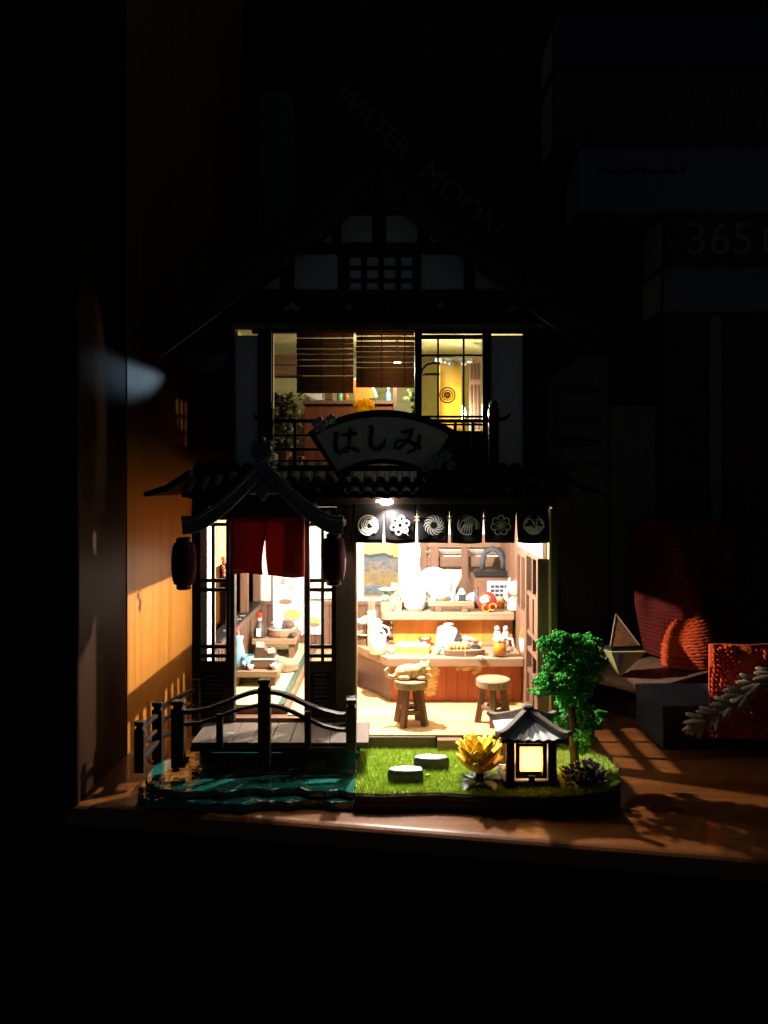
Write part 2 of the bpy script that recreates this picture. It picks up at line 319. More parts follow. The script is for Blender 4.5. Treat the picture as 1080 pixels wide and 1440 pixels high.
def painting_mat():
    """an inked landscape print: pale sky, dark hill, blue sea and ochre fields with broken brush marks"""
    m, nt, b = base('landscape print'); N = nt.nodes; L = nt.links
    tc = N.new('ShaderNodeTexCoord'); sp = N.new('ShaderNodeSeparateXYZ'); L.new(tc.outputs['Generated'], sp.inputs[0])
    def noise(sx, sz, det, dist=0.0):
        mp = N.new('ShaderNodeMapping'); mp.inputs['Scale'].default_value = (sx,0,sz); L.new(tc.outputs['Generated'], mp.inputs['Vector'])
        n = N.new('ShaderNodeTexNoise'); n.inputs['Scale'].default_value = 1; n.inputs['Detail'].default_value = det; n.inputs['Distortion'].default_value = dist; L.new(mp.outputs[0], n.inputs['Vector']); return n
    n1 = noise(2.2,1.0,2); mr = N.new('ShaderNodeMapRange'); mr.inputs[3].default_value = -0.12; mr.inputs[4].default_value = 0.12; L.new(n1.outputs[0], mr.inputs[0])
    ad = N.new('ShaderNodeMath'); L.new(sp.outputs[2], ad.inputs[0]); L.new(mr.outputs[0], ad.inputs[1])
    def ramp(stops, src):
        cr = N.new('ShaderNodeValToRGB'); r = cr.color_ramp
        r.elements[0].position = stops[0][0]; r.elements[0].color = (*stops[0][1],1); r.elements[1].position = stops[-1][0]; r.elements[1].color = (*stops[-1][1],1)
        for p, c in stops[1:-1]: e = r.elements.new(p); e.color = (*c,1)
        L.new(src, cr.inputs[0]); return cr
    r1 = ramp(((0,(0.02,0.04,0.08)),(0.05,(0.05,0.14,0.27)),(0.17,(0.12,0.28,0.45)),(0.21,(0.50,0.47,0.30)),(0.25,(0.34,0.18,0.02)),(0.45,(0.40,0.24,0.03)),(0.52,(0.05,0.10,0.20)),(0.66,(0.05,0.11,0.25)),(0.73,(0.10,0.15,0.17)),(0.765,(0.015,0.03,0.03)),(0.80,(0.02,0.04,0.035)),(0.812,(0.52,0.42,0.18)),(1,(0.60,0.50,0.26))), ad.outputs[0])
    n2 = noise(7,11,6,1.5)
    r2 = ramp(((0.3,(0.03,0.07,0.15)),(0.42,(0.08,0.16,0.28)),(0.5,(0.38,0.22,0.03)),(0.58,(0.45,0.34,0.10)),(0.72,(0.25,0.09,0.02))), n2.outputs[0])
    win = N.new('ShaderNodeMapRange'); win.inputs[1].default_value = 0.74; win.inputs[2].default_value = 0.66; win.inputs[3].default_value = 0.0; win.inputs[4].default_value = 0.62; L.new(sp.outputs[2], win.inputs[0])
    mx = N.new('ShaderNodeMix'); mx.data_type = 'RGBA'; L.new(win.outputs[0], mx.inputs[0]); L.new(r1.outputs[0], mx.inputs[6]); L.new(r2.outputs[0], mx.inputs[7]); dk = N.new('ShaderNodeVectorMath'); dk.operation = 'SCALE'; dk.inputs['Scale'].default_value = 0.5; L.new(mx.outputs[2], dk.inputs[0]); L.new(dk.outputs[0], b.inputs['Base Color']); b.inputs['Roughness'].default_value = 0.6
    return m
M_PAINT = painting_mat()

# ================================================================== SETTING
def edge_y(x): return -6.65-0.178*(x-0.25)           # front edge of the shelf runs a little askew to the house
sh = MB().xy([(-16,-3.75),(-13,edge_y(-13)),(30,edge_y(30)),(30,24),(-16,24)], -0.9, 0)
shelf = tag(sh.build('shelf', M_SHELF, bevel=0.38, seg=5, smooth=False), 'varnished wooden shelf the miniature house stands on', 'shelf', kind='structure')
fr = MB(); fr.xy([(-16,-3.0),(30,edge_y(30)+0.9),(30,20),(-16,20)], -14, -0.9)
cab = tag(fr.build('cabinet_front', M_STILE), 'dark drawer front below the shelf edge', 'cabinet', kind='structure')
d = MB()
for k, (x0, x1) in enumerate(((-12,9),(9.4,28))):
    q = lambda x, o: (x, -3.0+(x+16)*(edge_y(30)+3.9)/46-o)
    d2 = MB().xy([q(x0,0.35), q(x1,0.35), q(x1,-0.05), q(x0,-0.05)], -8.5, -2.2); d2.build('drawer_panel', M_STILE, cab, bevel=0.12, seg=2)
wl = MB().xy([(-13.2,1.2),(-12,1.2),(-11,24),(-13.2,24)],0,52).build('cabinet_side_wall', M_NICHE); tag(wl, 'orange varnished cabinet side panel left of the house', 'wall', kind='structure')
st = MB().box(-17.5,-12.03,-4.3,1.2,-14,52).build('cabinet_stile', M_STILE, bevel=0.12, seg=3); tag(st, 'dark varnished front stile of the cabinet', 'wall', kind='structure')  # carried forward so its dark face keeps the shelf's left end dark
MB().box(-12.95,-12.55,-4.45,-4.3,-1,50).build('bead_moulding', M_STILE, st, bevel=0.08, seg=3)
bk = MB().box(-13.2,30,24,24.8,-1,52).build('cabinet_back_wall', M_BACK); tag(bk, 'dark back panel of the cabinet', 'wall', kind='structure')

# ================================================================== HOUSE
FZ = 1.27                                # ground floor level
H = thing('miniature_house', 'two storey miniature timber tavern lit from inside with a tiled gable roof', 'house', (0,0,0))
# ---- base board with its wavy garden edge
front = [(-1.36,-5.0),(-0.3,-5.12),(0.8,-5.0),(1.9,-4.96),(3.0,-5.15),(4.2,-5.32),(5.6,-5.36),(7.0,-5.2),(8.2,-4.75),(8.95,-3.9),(9.2,-2.6),(9.05,-1.2),(8.6,-0.2),(7.4,0.4)]
bpoly = [(-8.9,14.6),(-8.9,-0.4),(-9.2,-2.4),(-8.4,-3.3),(-6.2,-3.4),(-3.5,-3.4),(-1.40,-3.4),(-1.38,-4.8)]+front+[(7.4,14.6)]
MB().xy(bpoly, 0.0, 0.36).build('base_board', M_DARKX, H, bevel=0.03)
gpoly = front+[(7.0,-0.02),(-1.36,-0.02)]
MB().xy(gpoly, 0.36, 0.60).build('garden_board', M_DARKX, H, bevel=0.03)
# ---- floors
fl = MB().box(-8.4,6.95,0.0,14.3,0.36,FZ-0.08).build('floor_frame', M_DARKX, H, bevel=0.02)
n = 0; y = 0.02
while y < 8.2:                                   # boards run across the room
    wd = 0.72
    for (a, b) in (((-1.95,2.4),(2.41,6.7)) if n % 2 else ((-1.95,4.6),(4.61,6.7))):
        MB().box(a,b,y,y+wd-0.012,FZ-0.08,FZ).build('floor_board', M_FLOOR, fl, bevel=0.012)
    y += wd; n += 1
MB().box(-1.95,6.7,y,13.9,FZ-0.08,FZ-0.005).build('rear_floor', M_FLOOR, fl)
MB().box(2.02,3.0,-0.42,0.0,0.62,1.16).build('door_step', M_BROWNX, fl, bevel=0.02)
MB().box(-1.5,1.95,-0.16,-0.003,0.62,1.22).build('threshold_strip', M_PILLAR, fl, bevel=0.02)
for px in (504, 639): MB().cbox((PX(px,0.5), 0.35, FZ+0.005), (0.22,0.09,0.03)).build('track_notch', M_BROWNX, fl)
# left room: honey boards, then a raised tatami platform
lf = MB().box(-8.1,-1.96,0.0,14,FZ-0.06,2.0).build('raised_floor', M_BROWNX, H)
for k in range(4):
    MB().box(-4.6+k*0.66,-4.6+k*0.66+0.645,0.3,13.9,2.0,2.06).build('floor_board', M_FLOOR, lf, bevel=0.01)
tm = MB().box(-8.1,-4.62,0.6,14,2.0,2.34).build('tatami_platform', M_BROWNX, H, bevel=0.02)
for k, (a, b) in enumerate(((0.65,4.9),(4.94,9.4),(9.44,13.9))):
    MB().box(-8.05,-5.08,a,b,2.34,2.42).build('tatami_mat', M_TATAMI, tm, bevel=0.015)
    MB().box(-5.07,-4.80,a,b,2.34,2.425).build('mat_border', M_GREENB, tm)
# ---- back wall with wainscot
bw = MB().box(-8.4,6.95,14.0,14.4,FZ,12.2).build('back_wall', M_WHITE, H)
x = -8.05
while x < 6.6:
    MB().box(x,x+0.40,13.88,13.996,1.3,4.78).build('wainscot_board', M_BROWN, bw, bevel=0.025); x += 0.425
MB().box(-8.08,6.7,13.8,13.996,4.78,5.02).build('wainscot_rail', M_BROWNX, bw, bevel=0.02)
# ---- left wall: white jamb, open slats, sill, window opening, posts
lw = MB().box(-8.5,-8.1,0.05,1.72,FZ,12.2).build('left_wall', M_WHITE, H)
MB().box(-8.5,-8.1,1.72,14.0,8.45,12.2).build('wall_top', M_WHITE, lw)
MB().box(-8.1,-8.04,1.75,6.5,8.5,10.9).build('gold_valance', mat('gold brocade', (0.50,0.30,0.07), 0.6, var=0.45, scale=260), lw)
for k_ in range(5): MB().ball((-7.95,2.75+0.12*math.sin(k_*2.3),8.75-0.2*k_),(0.1,0.13,0.11),8,6).build('dried_chilli', mat('chilli red', (0.30,0.05,0.02), 0.5, var=0.4), lw, smooth=True)
MB().box(-8.5,-8.1,1.721,14.0,FZ,2.42).build('wall_foot', M_BROWNX, lw)
MB().box(-8.65,-7.95,1.6,14.0,4.62,4.95).build('window_rail', M_BROWN, lw, bevel=0.02)
MB().box(-8.62,-7.82,1.722,13.9,4.95,5.06).build('window_sill', M_BLACK, lw, bevel=0.02)
y = 1.95
while y < 13.6:
    MB().box(-8.35,-8.12,y,y+(0.42 if y < 7 else 0.66),2.42,4.62).build('wall_slat', M_BROWN, lw, bevel=0.02); y += 0.72
for y in (9.4, 13.5): MB().box(-8.45,-8.02,y,y+0.34,5.06,8.45).build('window_post', M_BROWN, lw, bevel=0.02)
for y, z in ((4.0,5.1),(7.2,5.1),(8.3,5.1)): MB().cbox((-8.1,y,z-0.02),(0.26,0.2,0.02)).build('sill_fleck', M_STEEL, lw)
# ---- right wall: solid ends and an open lattice screen
rw = MB().box(6.7,6.95,7.2,14.0,FZ,12.19).build('right_wall', M_BROWN, H)
MB().box(6.7,6.95,0.3,7.2,9.0,12.2).build('wall_top', M_WHITE, rw)
ls = MB(); ls.box(6.42,6.90,-0.04,0.22,FZ,9.0).box(6.62,6.98,4.05,4.3,FZ,9.0).box(6.62,6.98,0.22,4.05,8.78,9.0).box(6.62,6.98,0.22,4.05,FZ,1.6)
ls = ls.build('lattice_screen', M_BROWN, H, bevel=0.02)
for z in (3.1,4.95,6.85,4.15): MB().box(6.68,6.92,0.22,4.05,z,z+0.2).build('screen_rail', M_BROWN, ls, bevel=0.015)
for y in (1.45,2.75): MB().box(6.70,6.90,y,y+0.16,1.6,8.78).build('screen_bar', M_BROWN, ls, bevel=0.015)
MB().box(6.62,6.98,4.3,7.2,FZ,5.9).build('screen_foot', M_BROWN, ls)
for z0_, z1_ in ((1.6,3.1),(5.15,6.85)): MB().box(6.78,6.82,0.22,4.05,z0_,z1_).build('screen_panel', M_BROWN, ls)
MB().box(6.62,6.98,4.3,7.2,8.6,9.0).build('screen_head', M_BROWN, ls)
MB().box(6.64,6.96,5.6,5.85,5.9,8.6).build('screen_bar', M_BROWN, ls)
# ---- front posts, lintel and doors
pl = MB().box(-2.42,-1.56,-0.12,0.3,0.6,11.28).build('front_pillar', M_PILLAR, H, bevel=0.02)
MB().box(-1.56,-1.50,-0.06,0.26,FZ,11.2).build('pillar_edge', M_EDGE, pl)
MB().box(6.92,7.02,-0.1,0.24,FZ,11.2).build('corner_edge', M_EDGE, pl)
MB().box(7.02,7.30,-0.1,0.4,0.5,11.28).build('corner_post', M_PILLAR, pl, bevel=0.02)
MB().box(-8.75,7.3,0.0,0.3,11.28,12.25).build('lintel', M_DARKX, H, bevel=0.02)
MB().box(-8.5,6.95,0.3,14.4,12.2,12.6).build('ceiling_slab', M_WHITE, H)
def door(x0, x1, mid, name='entry_door'):
    o = MB(); o.box(x0,x0+0.36 if x0 < -8 else x0+0.24,-0.03,0.17,2.0,10.7).box(x1-0.26,x1,-0.03,0.17,2.0,10.7)
    o = o.build(name, M_DARK, H, bevel=0.015)
    MB().box(mid-0.07,mid+0.07,-0.01,0.15,4.5,10.5).build('door_muntin', M_DARK, o, bevel=0.012)
    a = x0+0.2; b = x1-0.2
    for py0, py1 in ((735,740),(814,819),(827,832),(907,912),(920,925),(930,945)):
        MB().box(a,b,-0.02,0.16,PZ(py1,0),PZ(py0,0)).build('door_rail', M_DARKX, o, bevel=0.012)
    MB().box(a,b,0.05,0.12,2.0,PZ(945,0)).build('door_panel', M_DARKX, o)
    for k in range(9):
        z = 2.3+k*0.19; MB().xz([(a+0.2,z),(b-0.2,z),(b-0.2,z+0.12),(a+0.2,z+0.12)],-0.02,0.06).build('louvre', M_DARKX, o, bevel=0.02)
    return o
door(-8.75,-7.0,PX(299.5,0)); door(-3.82,-2.36,PX(453.5,0))
for px in (327, 432): MB().box(PX(px,-0.1)-0.11,PX(px,-0.1)+0.11,-0.2,0.25,1.9,11.0).build('door_post', M_DARK, H, bevel=0.02)
MB().box(-7.03,-6.98,-0.06,0.18,2.0,9.6).build('door_edge', M_EDGE, H)
MB().box(-8.75,-2.43,-0.1,0.22,10.7,11.27).build('door_lintel', M_DARKX, H, bevel=0.02)
# ---- skirt roof between the floors: a sloping slab with a row of rounded tile strips
sk = MB().yz([(1.1,13.0),(1.1,13.16),(-1.15,11.88),(-1.15,11.72)], -8.9, 7.6).build('skirt_roof', M_ROOF, H)
tp = MB(); n = 8; prof = [(0.21*math.cos(PI*k/n), 0.16*math.sin(PI*k/n)) for k in range(n+1)]
vs_ = [];
for (yy, zz) in ((1.1,13.16),(-1.2,11.85)): vs_ += [(c, yy, zz+s_) for c, s_ in prof]
fs_ = [(k,k+1,n+2+k,n+1+k) for k in range(n)]+[tuple(range(n,-1,-1)), tuple(range(n+1,2*n+2)), (0,n+1,2*n+1,n)]
tp.add(vs_, fs_)
x = -8.7; t0 = None
while x < 7.5:
    if t0 is None: t0 = tp.build('roof_tile', M_ROOF, sk, smooth=False, loc=(x,0,0))
    else:
        c = t0.copy(); COL.objects.link(c); c.location = Vector((x,0,0))*S
    x += 0.55
x = -8.5
while x < 7.5:                                   # drip tiles hanging over the eave
    MB().xz([(x-0.2,11.86),(x+0.2,11.86),(x+0.15,11.72),(x,11.66),(x-0.15,11.72)],-1.24,-1.16).build('eave_tile', M_ROOF, sk); x += 0.55
MB().xz([(-8.6,12.6),(-8.6,12.9),(-9.6,12.25),(-10.5,11.95),(-10.55,11.75),(-9.6,11.95)],-1.1,14.5).build('side_skirt', M_ROOF, sk)
MB().xz([(7.2,12.6),(7.2,12.9),(8.2,12.25),(9.1,11.95),(9.15,11.75),(8.2,11.95)],-1.1,14.5).build('side_skirt', M_ROOF, sk)
# ---- porch roof with concave eaves over the entrance
def porch_curve(t):                              # t: -1 left eave .. 0 ridge .. 1 right eave
    s_ = abs(t); return (-5.32+3.36*t, 13.05-2.55*(1-(1-s_)**1.55)+0.22*max(0,s_-0.8)*3)
N_ = 24; up = [porch_curve(-1+2*i/N_) for i in range(N_+1)]
pr = MB().xz([(x_,z_+0.12) for x_,z_ in up]+[(x_,z_-0.10) for x_,z_ in reversed(up)],-1.95,0.6).build('porch_roof', M_PORCH, H)
MB().xz([(x_,z_+0.2) for x_,z_ in up]+[(x_*0.985-0.08,z_-0.42) for x_,z_ in reversed(up)],-2.05,-1.95).build('barge_board', M_PORCH, pr, bevel=0.03)
MB().xz([(x_,z_+0.34) for x_,z_ in up]+[(x_,z_+0.13) for x_,z_ in reversed(up)],-2.1,-1.7).build('barge_tile', M_PORCH, pr, bevel=0.03)
for i in range(1,N_):
    x_, z_ = up[i]
    if i % 2 and i != N_//2: MB().tube([(x_,-2.0,z_+0.2),(x_,0.55,z_+0.2)],0.13,8).build('roof_tile', M_PORCH, pr, smooth=True)
MB().box(-5.55,-5.09,-2.05,0.9,13.2,13.65).build('ridge_tile', M_PORCH, pr, bevel=0.06)
orn = MB(); orn.lathe([(0.42,0),(0.45,0.06),(0.34,0.12)],(-5.32,-2.1,13.62),16,'y').ball((-5.62,-2.1,13.95),0.14).ball((-5.02,-2.1,13.95),0.14).ball((-5.32,-2.1,14.1),0.16)
orn.build('ridge_ornament', M_PORCH, pr, smooth=True)
pend = MB(); pend.ball((-5.32,-1.9,12.05),(0.32,0.1,0.3)).ball((-5.75,-1.9,12.0),(0.28,0.08,0.16)).ball((-4.89,-1.9,12.0),(0.28,0.08,0.16)).ball((-5.32,-1.9,11.75),(0.16,0.09,0.16))
pend.build('carved_pendant', M_PORCH, pr, smooth=True)
MB().xz([(-8.2,10.9),(-2.45,10.9),(-3.4,11.5),(-5.32,12.3),(-7.2,11.5)],-1.6,-1.5).build('gable_board', M_DARKX, pr)
for x in (-8.35,-2.45): MB().box(x-0.1,x+0.1,-1.7,0.1,10.6,10.8).build('porch_beam', M_DARK, pr, bevel=0.02)
# ---- second floor
M_UP = mat('tan upstairs wallpaper', (0.50,0.46,0.24), 0.8, var=0.12)
Y2 = 1.0; X2 = lambda p: PX(p,Y2); Z2 = lambda p: PZ(p,Y2)
MB().box(-7.2,7.05,Y2,14.0,12.6,12.95).build('upper_floor', M_BROWNX, H)
MB().box(-7.2,7.05,Y2-0.1,14.2,19.25,19.6).build('upper_ceiling', M_UP, H)
MB().box(-7.2,7.05,9.0,9.3,12.95,19.25).build('upper_back_wall', M_UP, H)
MB().box(-6.94,1.24,8.8,8.99,12.95,16.1).build('dark_filler', M_BROWN, H)  # dark boards added to make the wall behind the plant dim
MB().box(-6.94,-6.8,1.2,5.9,12.95,16.0).build('dark_filler', M_BROWN, H)
luw = MB().box(-7.25,-6.95,Y2+0.1,6.0,12.95,19.25).build('upper_left_wall', M_UP, H)
MB().box(-7.25,-6.95,7.4,9.3,12.95,19.25).build('wall_end', M_UP, luw)
MB().box(-7.25,-6.95,6.0,7.4,12.95,15.0).build('wall_foot', M_UP, luw)
MB().box(-7.25,-6.95,6.0,7.4,17.2,19.25).build('wall_head', M_UP, luw)
for z in (15.5,16.05,16.6): MB().box(-7.2,-7.0,6.0,7.4,z,z+0.12).build('window_bar', M_DARK, luw)
for y in (6.4,6.9): MB().box(-7.19,-7.01,y,y+0.12,15.0,17.2).build('window_bar', M_DARK, luw)
MB().box(6.8,7.05,Y2+0.1,9.3,12.95,19.25).build('upper_right_wall', M_UP, H)
MB().box(1.25,1.4,3.6,9.0,12.95,19.25).build('upper_partition', M_UP, H)
for a, b in ((363,383),(583,593),(678,690),(735,768),(322,331)):
    MB().box(X2(a),X2(b),Y2-0.2,Y2+0.15,12.95,19.25).build('upper_post', M_DARK, H, bevel=0.02)
MB().box(X2(383),X2(383)+0.06,Y2-0.05,Y2+0.14,13.4,19.1).build('post_edge', M_EDGE, H)
for a, b in ((331,363),(690,735)):
    MB().box(X2(a),X2(b),Y2-0.02,Y2+0.1,12.95,19.0).build('plaster_panel', M_GABLE, H)
MB().box(X2(355),X2(770),Y2-0.15,Y2+0.1,19.08,19.26).build('head_beam', M_BROWNX, H, bevel=0.015)
wn = MB().box(X2(593),X2(678),Y2-0.05,Y2+0.05,Z2(613),Z2(606)).box(X2(593),X2(678),Y2-0.05,Y2+0.05,Z2(477),Z2(471)).build('upper_window', M_DARKX, H)
for px in (616,652): MB().box(X2(px)-0.045,X2(px)+0.045,Y2-0.04,Y2+0.04,Z2(606),Z2(477)).build('window_muntin', M_DARK, wn)
for py in (500,586,597): MB().box(X2(593),X2(678),Y2-0.045,Y2+0.035,Z2(py)-0.05,Z2(py)+0.05).build('window_muntin', M_DARKX, wn)
MB().box(X2(593),X2(678),Y2+0.055,Y2+0.075,Z2(606),Z2(477)).build('window_pane', M_ACR, wn)
MB().box(X2(593),X2(678),Y2-0.03,Y2+0.09,12.95,Z2(613)).build('window_apron', M_DARKX, wn)
# balcony railing
YR = -0.1; rl = MB().box(PX(368,YR),PX(700,YR),YR-0.12,YR+0.12,12.85,13.1).build('balcony_railing', M_DARKX, H, bevel=0.02)
for px in (378, 694):
    x = PX(px,YR); p = MB(); p.box(x-0.22,x+0.22,YR-0.2,YR+0.2,12.6,15.6)
    p.build('rail_post', M_DARK, rl, bevel=0.03)
    f_ = MB().ball((x,YR,15.75),(0.2,0.2,0.22)); sgn = -1 if px < 500 else 1
    f_.tube([(x,YR,15.2),(x+0.35*sgn,YR,15.12),(x+0.6*sgn,YR,15.2),(x+0.72*sgn,YR,15.4)],[0.1,0.1,0.08,0.03],8)
    f_.build('rail_finial', M_DARK, rl, smooth=True)
for py, h_ in ((592,0.16),(612,0.09),(632,0.12),(648,0.08)):
    MB().box(PX(382,YR),PX(690,YR),YR-0.07,YR+0.07,PZ(py,YR)-h_/2,PZ(py,YR)+h_/2).build('rail_bar', M_DARKX, rl, bevel=0.015)
for px in (415,640,665): MB().box(PX(px,YR)-0.07,PX(px,YR)+0.07,YR-0.06,YR+0.06,13.1,PZ(592,YR)).build('rail_baluster', M_DARK, rl)
# ---- gable wall: pale panels between dark timbers
G = MB().xz([(X2(345),Z2(413)),(X2(735),Z2(413)),(X2(530),Z2(262))],Y2+0.05,Y2+0.3).build('gable_wall', M_DARKX, H)
for poly in ([(480,300),(523,300),(523,341),(480,341)],[(543,300),(587,300),(587,341),(543,341)],[(414,358),(475,358),(475,412),(414,412)],
             [(590,358),(652,358),(652,412),(590,412)],[(360,411),(393,411),(393,388)],[(668,411),(714,411),(668,380)],[(605,341),(632,341),(605,322)],[(452,341),(470,341),(470,326)]):
    MB().xz([(X2(a),Z2(b)) for a,b in poly],Y2-0.01,Y2+0.05).build('gable_panel', M_GABLE, G)
lg = MB().box(X2(488),X2(584),Y2,Y2+0.06,Z2(413),Z2(358)).build('gable_window', M_GABLE, G)
for k in range(5): MB().box(X2(488+k*24)-0.12,X2(488+k*24)+0.12,Y2-0.08,Y2,Z2(413),Z2(358)).build('lattice_bar', M_DARK, G)
for k in range(4): MB().box(X2(488),X2(584),Y2-0.07,Y2+0.01,Z2(359+k*18)-0.09,Z2(359+k*18)+0.09).build('lattice_bar', M_DARKX, G)
for a, b, py in ((400,665,349),(470,600,297),(350,725,414)): MB().box(X2(a),X2(b),Y2-0.1,Y2+0.04,Z2(py)-0.2,Z2(py)+0.2).build('gable_beam', M_DARKX, G)
for px, p0, p1 in ((404,412,362),(482,412,358),(586,412,358),(660,412,362),(533,341,270),(474,341,300),(594,341,300)):
    MB().box(X2(px)-0.2,X2(px)+0.2,Y2-0.09,Y2+0.04,Z2(p0),Z2(p1)).build('gable_timber', M_DARK, G)
# ---- ornamented eave band under the gable
eb = MB().yz([(0.1,19.35),(0.1,19.75),(1.05,20.85),(1.05,20.3)],X2(330),X2(770)).build('eave_band', M_ROOF, H)
x = X2(334)
while x < X2(766):
    MB().bar((x,0.05,19.72),(x,1.0,20.82),0.3,0.16).build('roof_tile', M_ROOF, eb, bevel=0.05); x += 0.5
def blossom(mb, cx, cy, cz, r):
    for k in range(5):
        a = PI/2+2*PI*k/5; mb.ball((cx+r*0.6*math.cos(a), cy, cz+r*0.6*math.sin(a)), (r*0.42,0.05,r*0.42), 8, 5)
    mb.ball((cx,cy-0.03,cz),(r*0.22,0.06,r*0.22),8,5)
for px, py, r in ((410,438,0.42),(428,446,0.2),(490,432,0.16),(548,441,0.2),(622,430,0.18),(724,440,0.4),(702,444,0.18),(395,455,0.18)):
    m_ = MB(); blossom(m_, PX(px,-0.02), 0.25, PZ(py,0.25), r); m_.build('eave_blossom', M_GREY, eb, smooth=True)
# ---- main roof: two slopes with tile ridges and barge boards
AP = (PX(531,-0.6), PZ(228,-0.6)); EL = (PX(208,-0.6), PZ(474,-0.6)); ER = (PX(852,-0.6), PZ(474,-0.6))
for (E, nm) in ((EL,'roof_slope'),(ER,'roof_slope')):
    ax = Vector((E[0]-AP[0], E[1]-AP[1])); Ln = ax.length; ax.normalize(); nn = Vector((-ax.y, ax.x)); nn = nn if nn.y > 0 else -nn
    def pt(s_, h_): return (AP[0]+ax.x*s_+nn.x*h_, AP[1]+ax.y*s_+nn.y*h_)
    r_ = MB().xz([pt(0,0),pt(Ln,0),pt(Ln,-0.3),pt(0,-0.3)],-0.5,14.8).build(nm, M_ROOF, H)
    MB().xz([pt(-0.1,0.16),pt(Ln+0.1,0.16),pt(Ln+0.05,-1.05),pt(0.6,-1.15)],-0.72,-0.5).build('barge_board', M_DARKX, r_, bevel=0.03)
    MB().xz([pt(-0.1,0.45),pt(Ln+0.2,0.45),pt(Ln+0.2,0.17),pt(-0.1,0.17)],-0.8,0.1).build('verge_tile', M_ROOF, r_, bevel=0.05)
    yy = 0.3
    while yy < 14.6:
        a = pt(0.2,0.12); b = pt(Ln,0.12); MB().tube([(a[0],yy,a[1]),(b[0],yy,b[1])],0.15,8).build('roof_tile', M_ROOF, r_, smooth=True); yy += 0.6
    k = 0.6
    while k < Ln:
        a = pt(k,0.5); MB().ball((a[0],-0.78,a[1]),(0.17,0.06,0.17),8,6).build('tile_end', M_ROOF, r_, smooth=True); k += 0.75
MB().box(AP[0]-0.35,AP[0]+0.35,-0.85,14.8,AP[1]+0.2,AP[1]+0.75).build('roof_ridge', M_ROOF, H, bevel=0.1)
MB().box(-6.9,6.75,1.3,14.0,19.6,20.6).build('attic_wall', M_DARKX, H)

# ================================================================== LAMPS OF THE HOUSE
bl = thing('eave_bulb', 'glowing bulb tucked above the black curtain under the eave', 'bulb', LAMP_OUT)
MB().ball((-0.06,0.02,0.1),(0.30,0.15,0.14),14,8).build('glass', M_BULB, bl, smooth=True)  # ball enlarged, its glowing shape stands in for lens glare
MB().ball((-0.42,0.04,0.12),(0.08,0.06,0.05),10,6).build('second_diode', M_BULB, bl, smooth=True)
MB().lathe([(0.1,0.2),(0.1,0.34)],(0,0,0),10).build('socket', M_BLACK, bl)
el = lamp('eave_light', (0,-0.1,-0.12), W_OUT, parent=bl, typ='SPOT'); el.data.spot_size = math.radians(140); el.data.spot_blend = 0.4; el.rotation_euler = Vector((0.25,-0.02,-1)).to_track_quat('-Z','Y').to_euler()
b2 = thing('ceiling_bulb', 'round bulb on the tavern ceiling behind the black curtain', 'bulb', (LAMP_IN[0],LAMP_IN[1],LAMP_IN[2]))
MB().ball((0,0,0.42),0.2,14,8).build('glass', M_BULB, b2, smooth=True); MB().lathe([(0.12,0.6),(0.16,1.19)],(0,0,0),10).build('socket', M_BLACK, b2)
lamp('ceiling_light', (0,0,0), W_IN, r=0.16, parent=b2)
b3 = thing('upstairs_bulb', 'bright bulb behind the upstairs bamboo blind', 'bulb', LAMP_UP)
MB().ball((0,0,0.3),0.16,14,8).build('glass', M_BULB, b3, smooth=True); MB().lathe([(0.06,0.42),(0.06,1.64)],(0,0,0),10).build('cord', M_BLACK, b3)
lamp('upstairs_light', (0,0,0), W_UP, (1.0,0.93,0.72), 0.14, b3)
b4 = thing('lamp_behind_cloth', 'glowing floor lamp behind the yellow upstairs cloth', 'lamp', (LAMP_SIDE[0],LAMP_SIDE[1],12.95))
MB().lathe([(0.3,0),(0.3,0.08),(0.05,0.12),(0.05,2.5)],(0,0,0),12).build('stand', M_BLACK, b4); MB().ball((0,0,2.8),(0.26,0.26,0.4),14,8).build('shade', M_BULB2, b4, smooth=True)
lamp('floor_lamp_light', (0.05,-0.42,2.7), W_SIDE, (1.0,0.9,0.62), 0.14, b4)

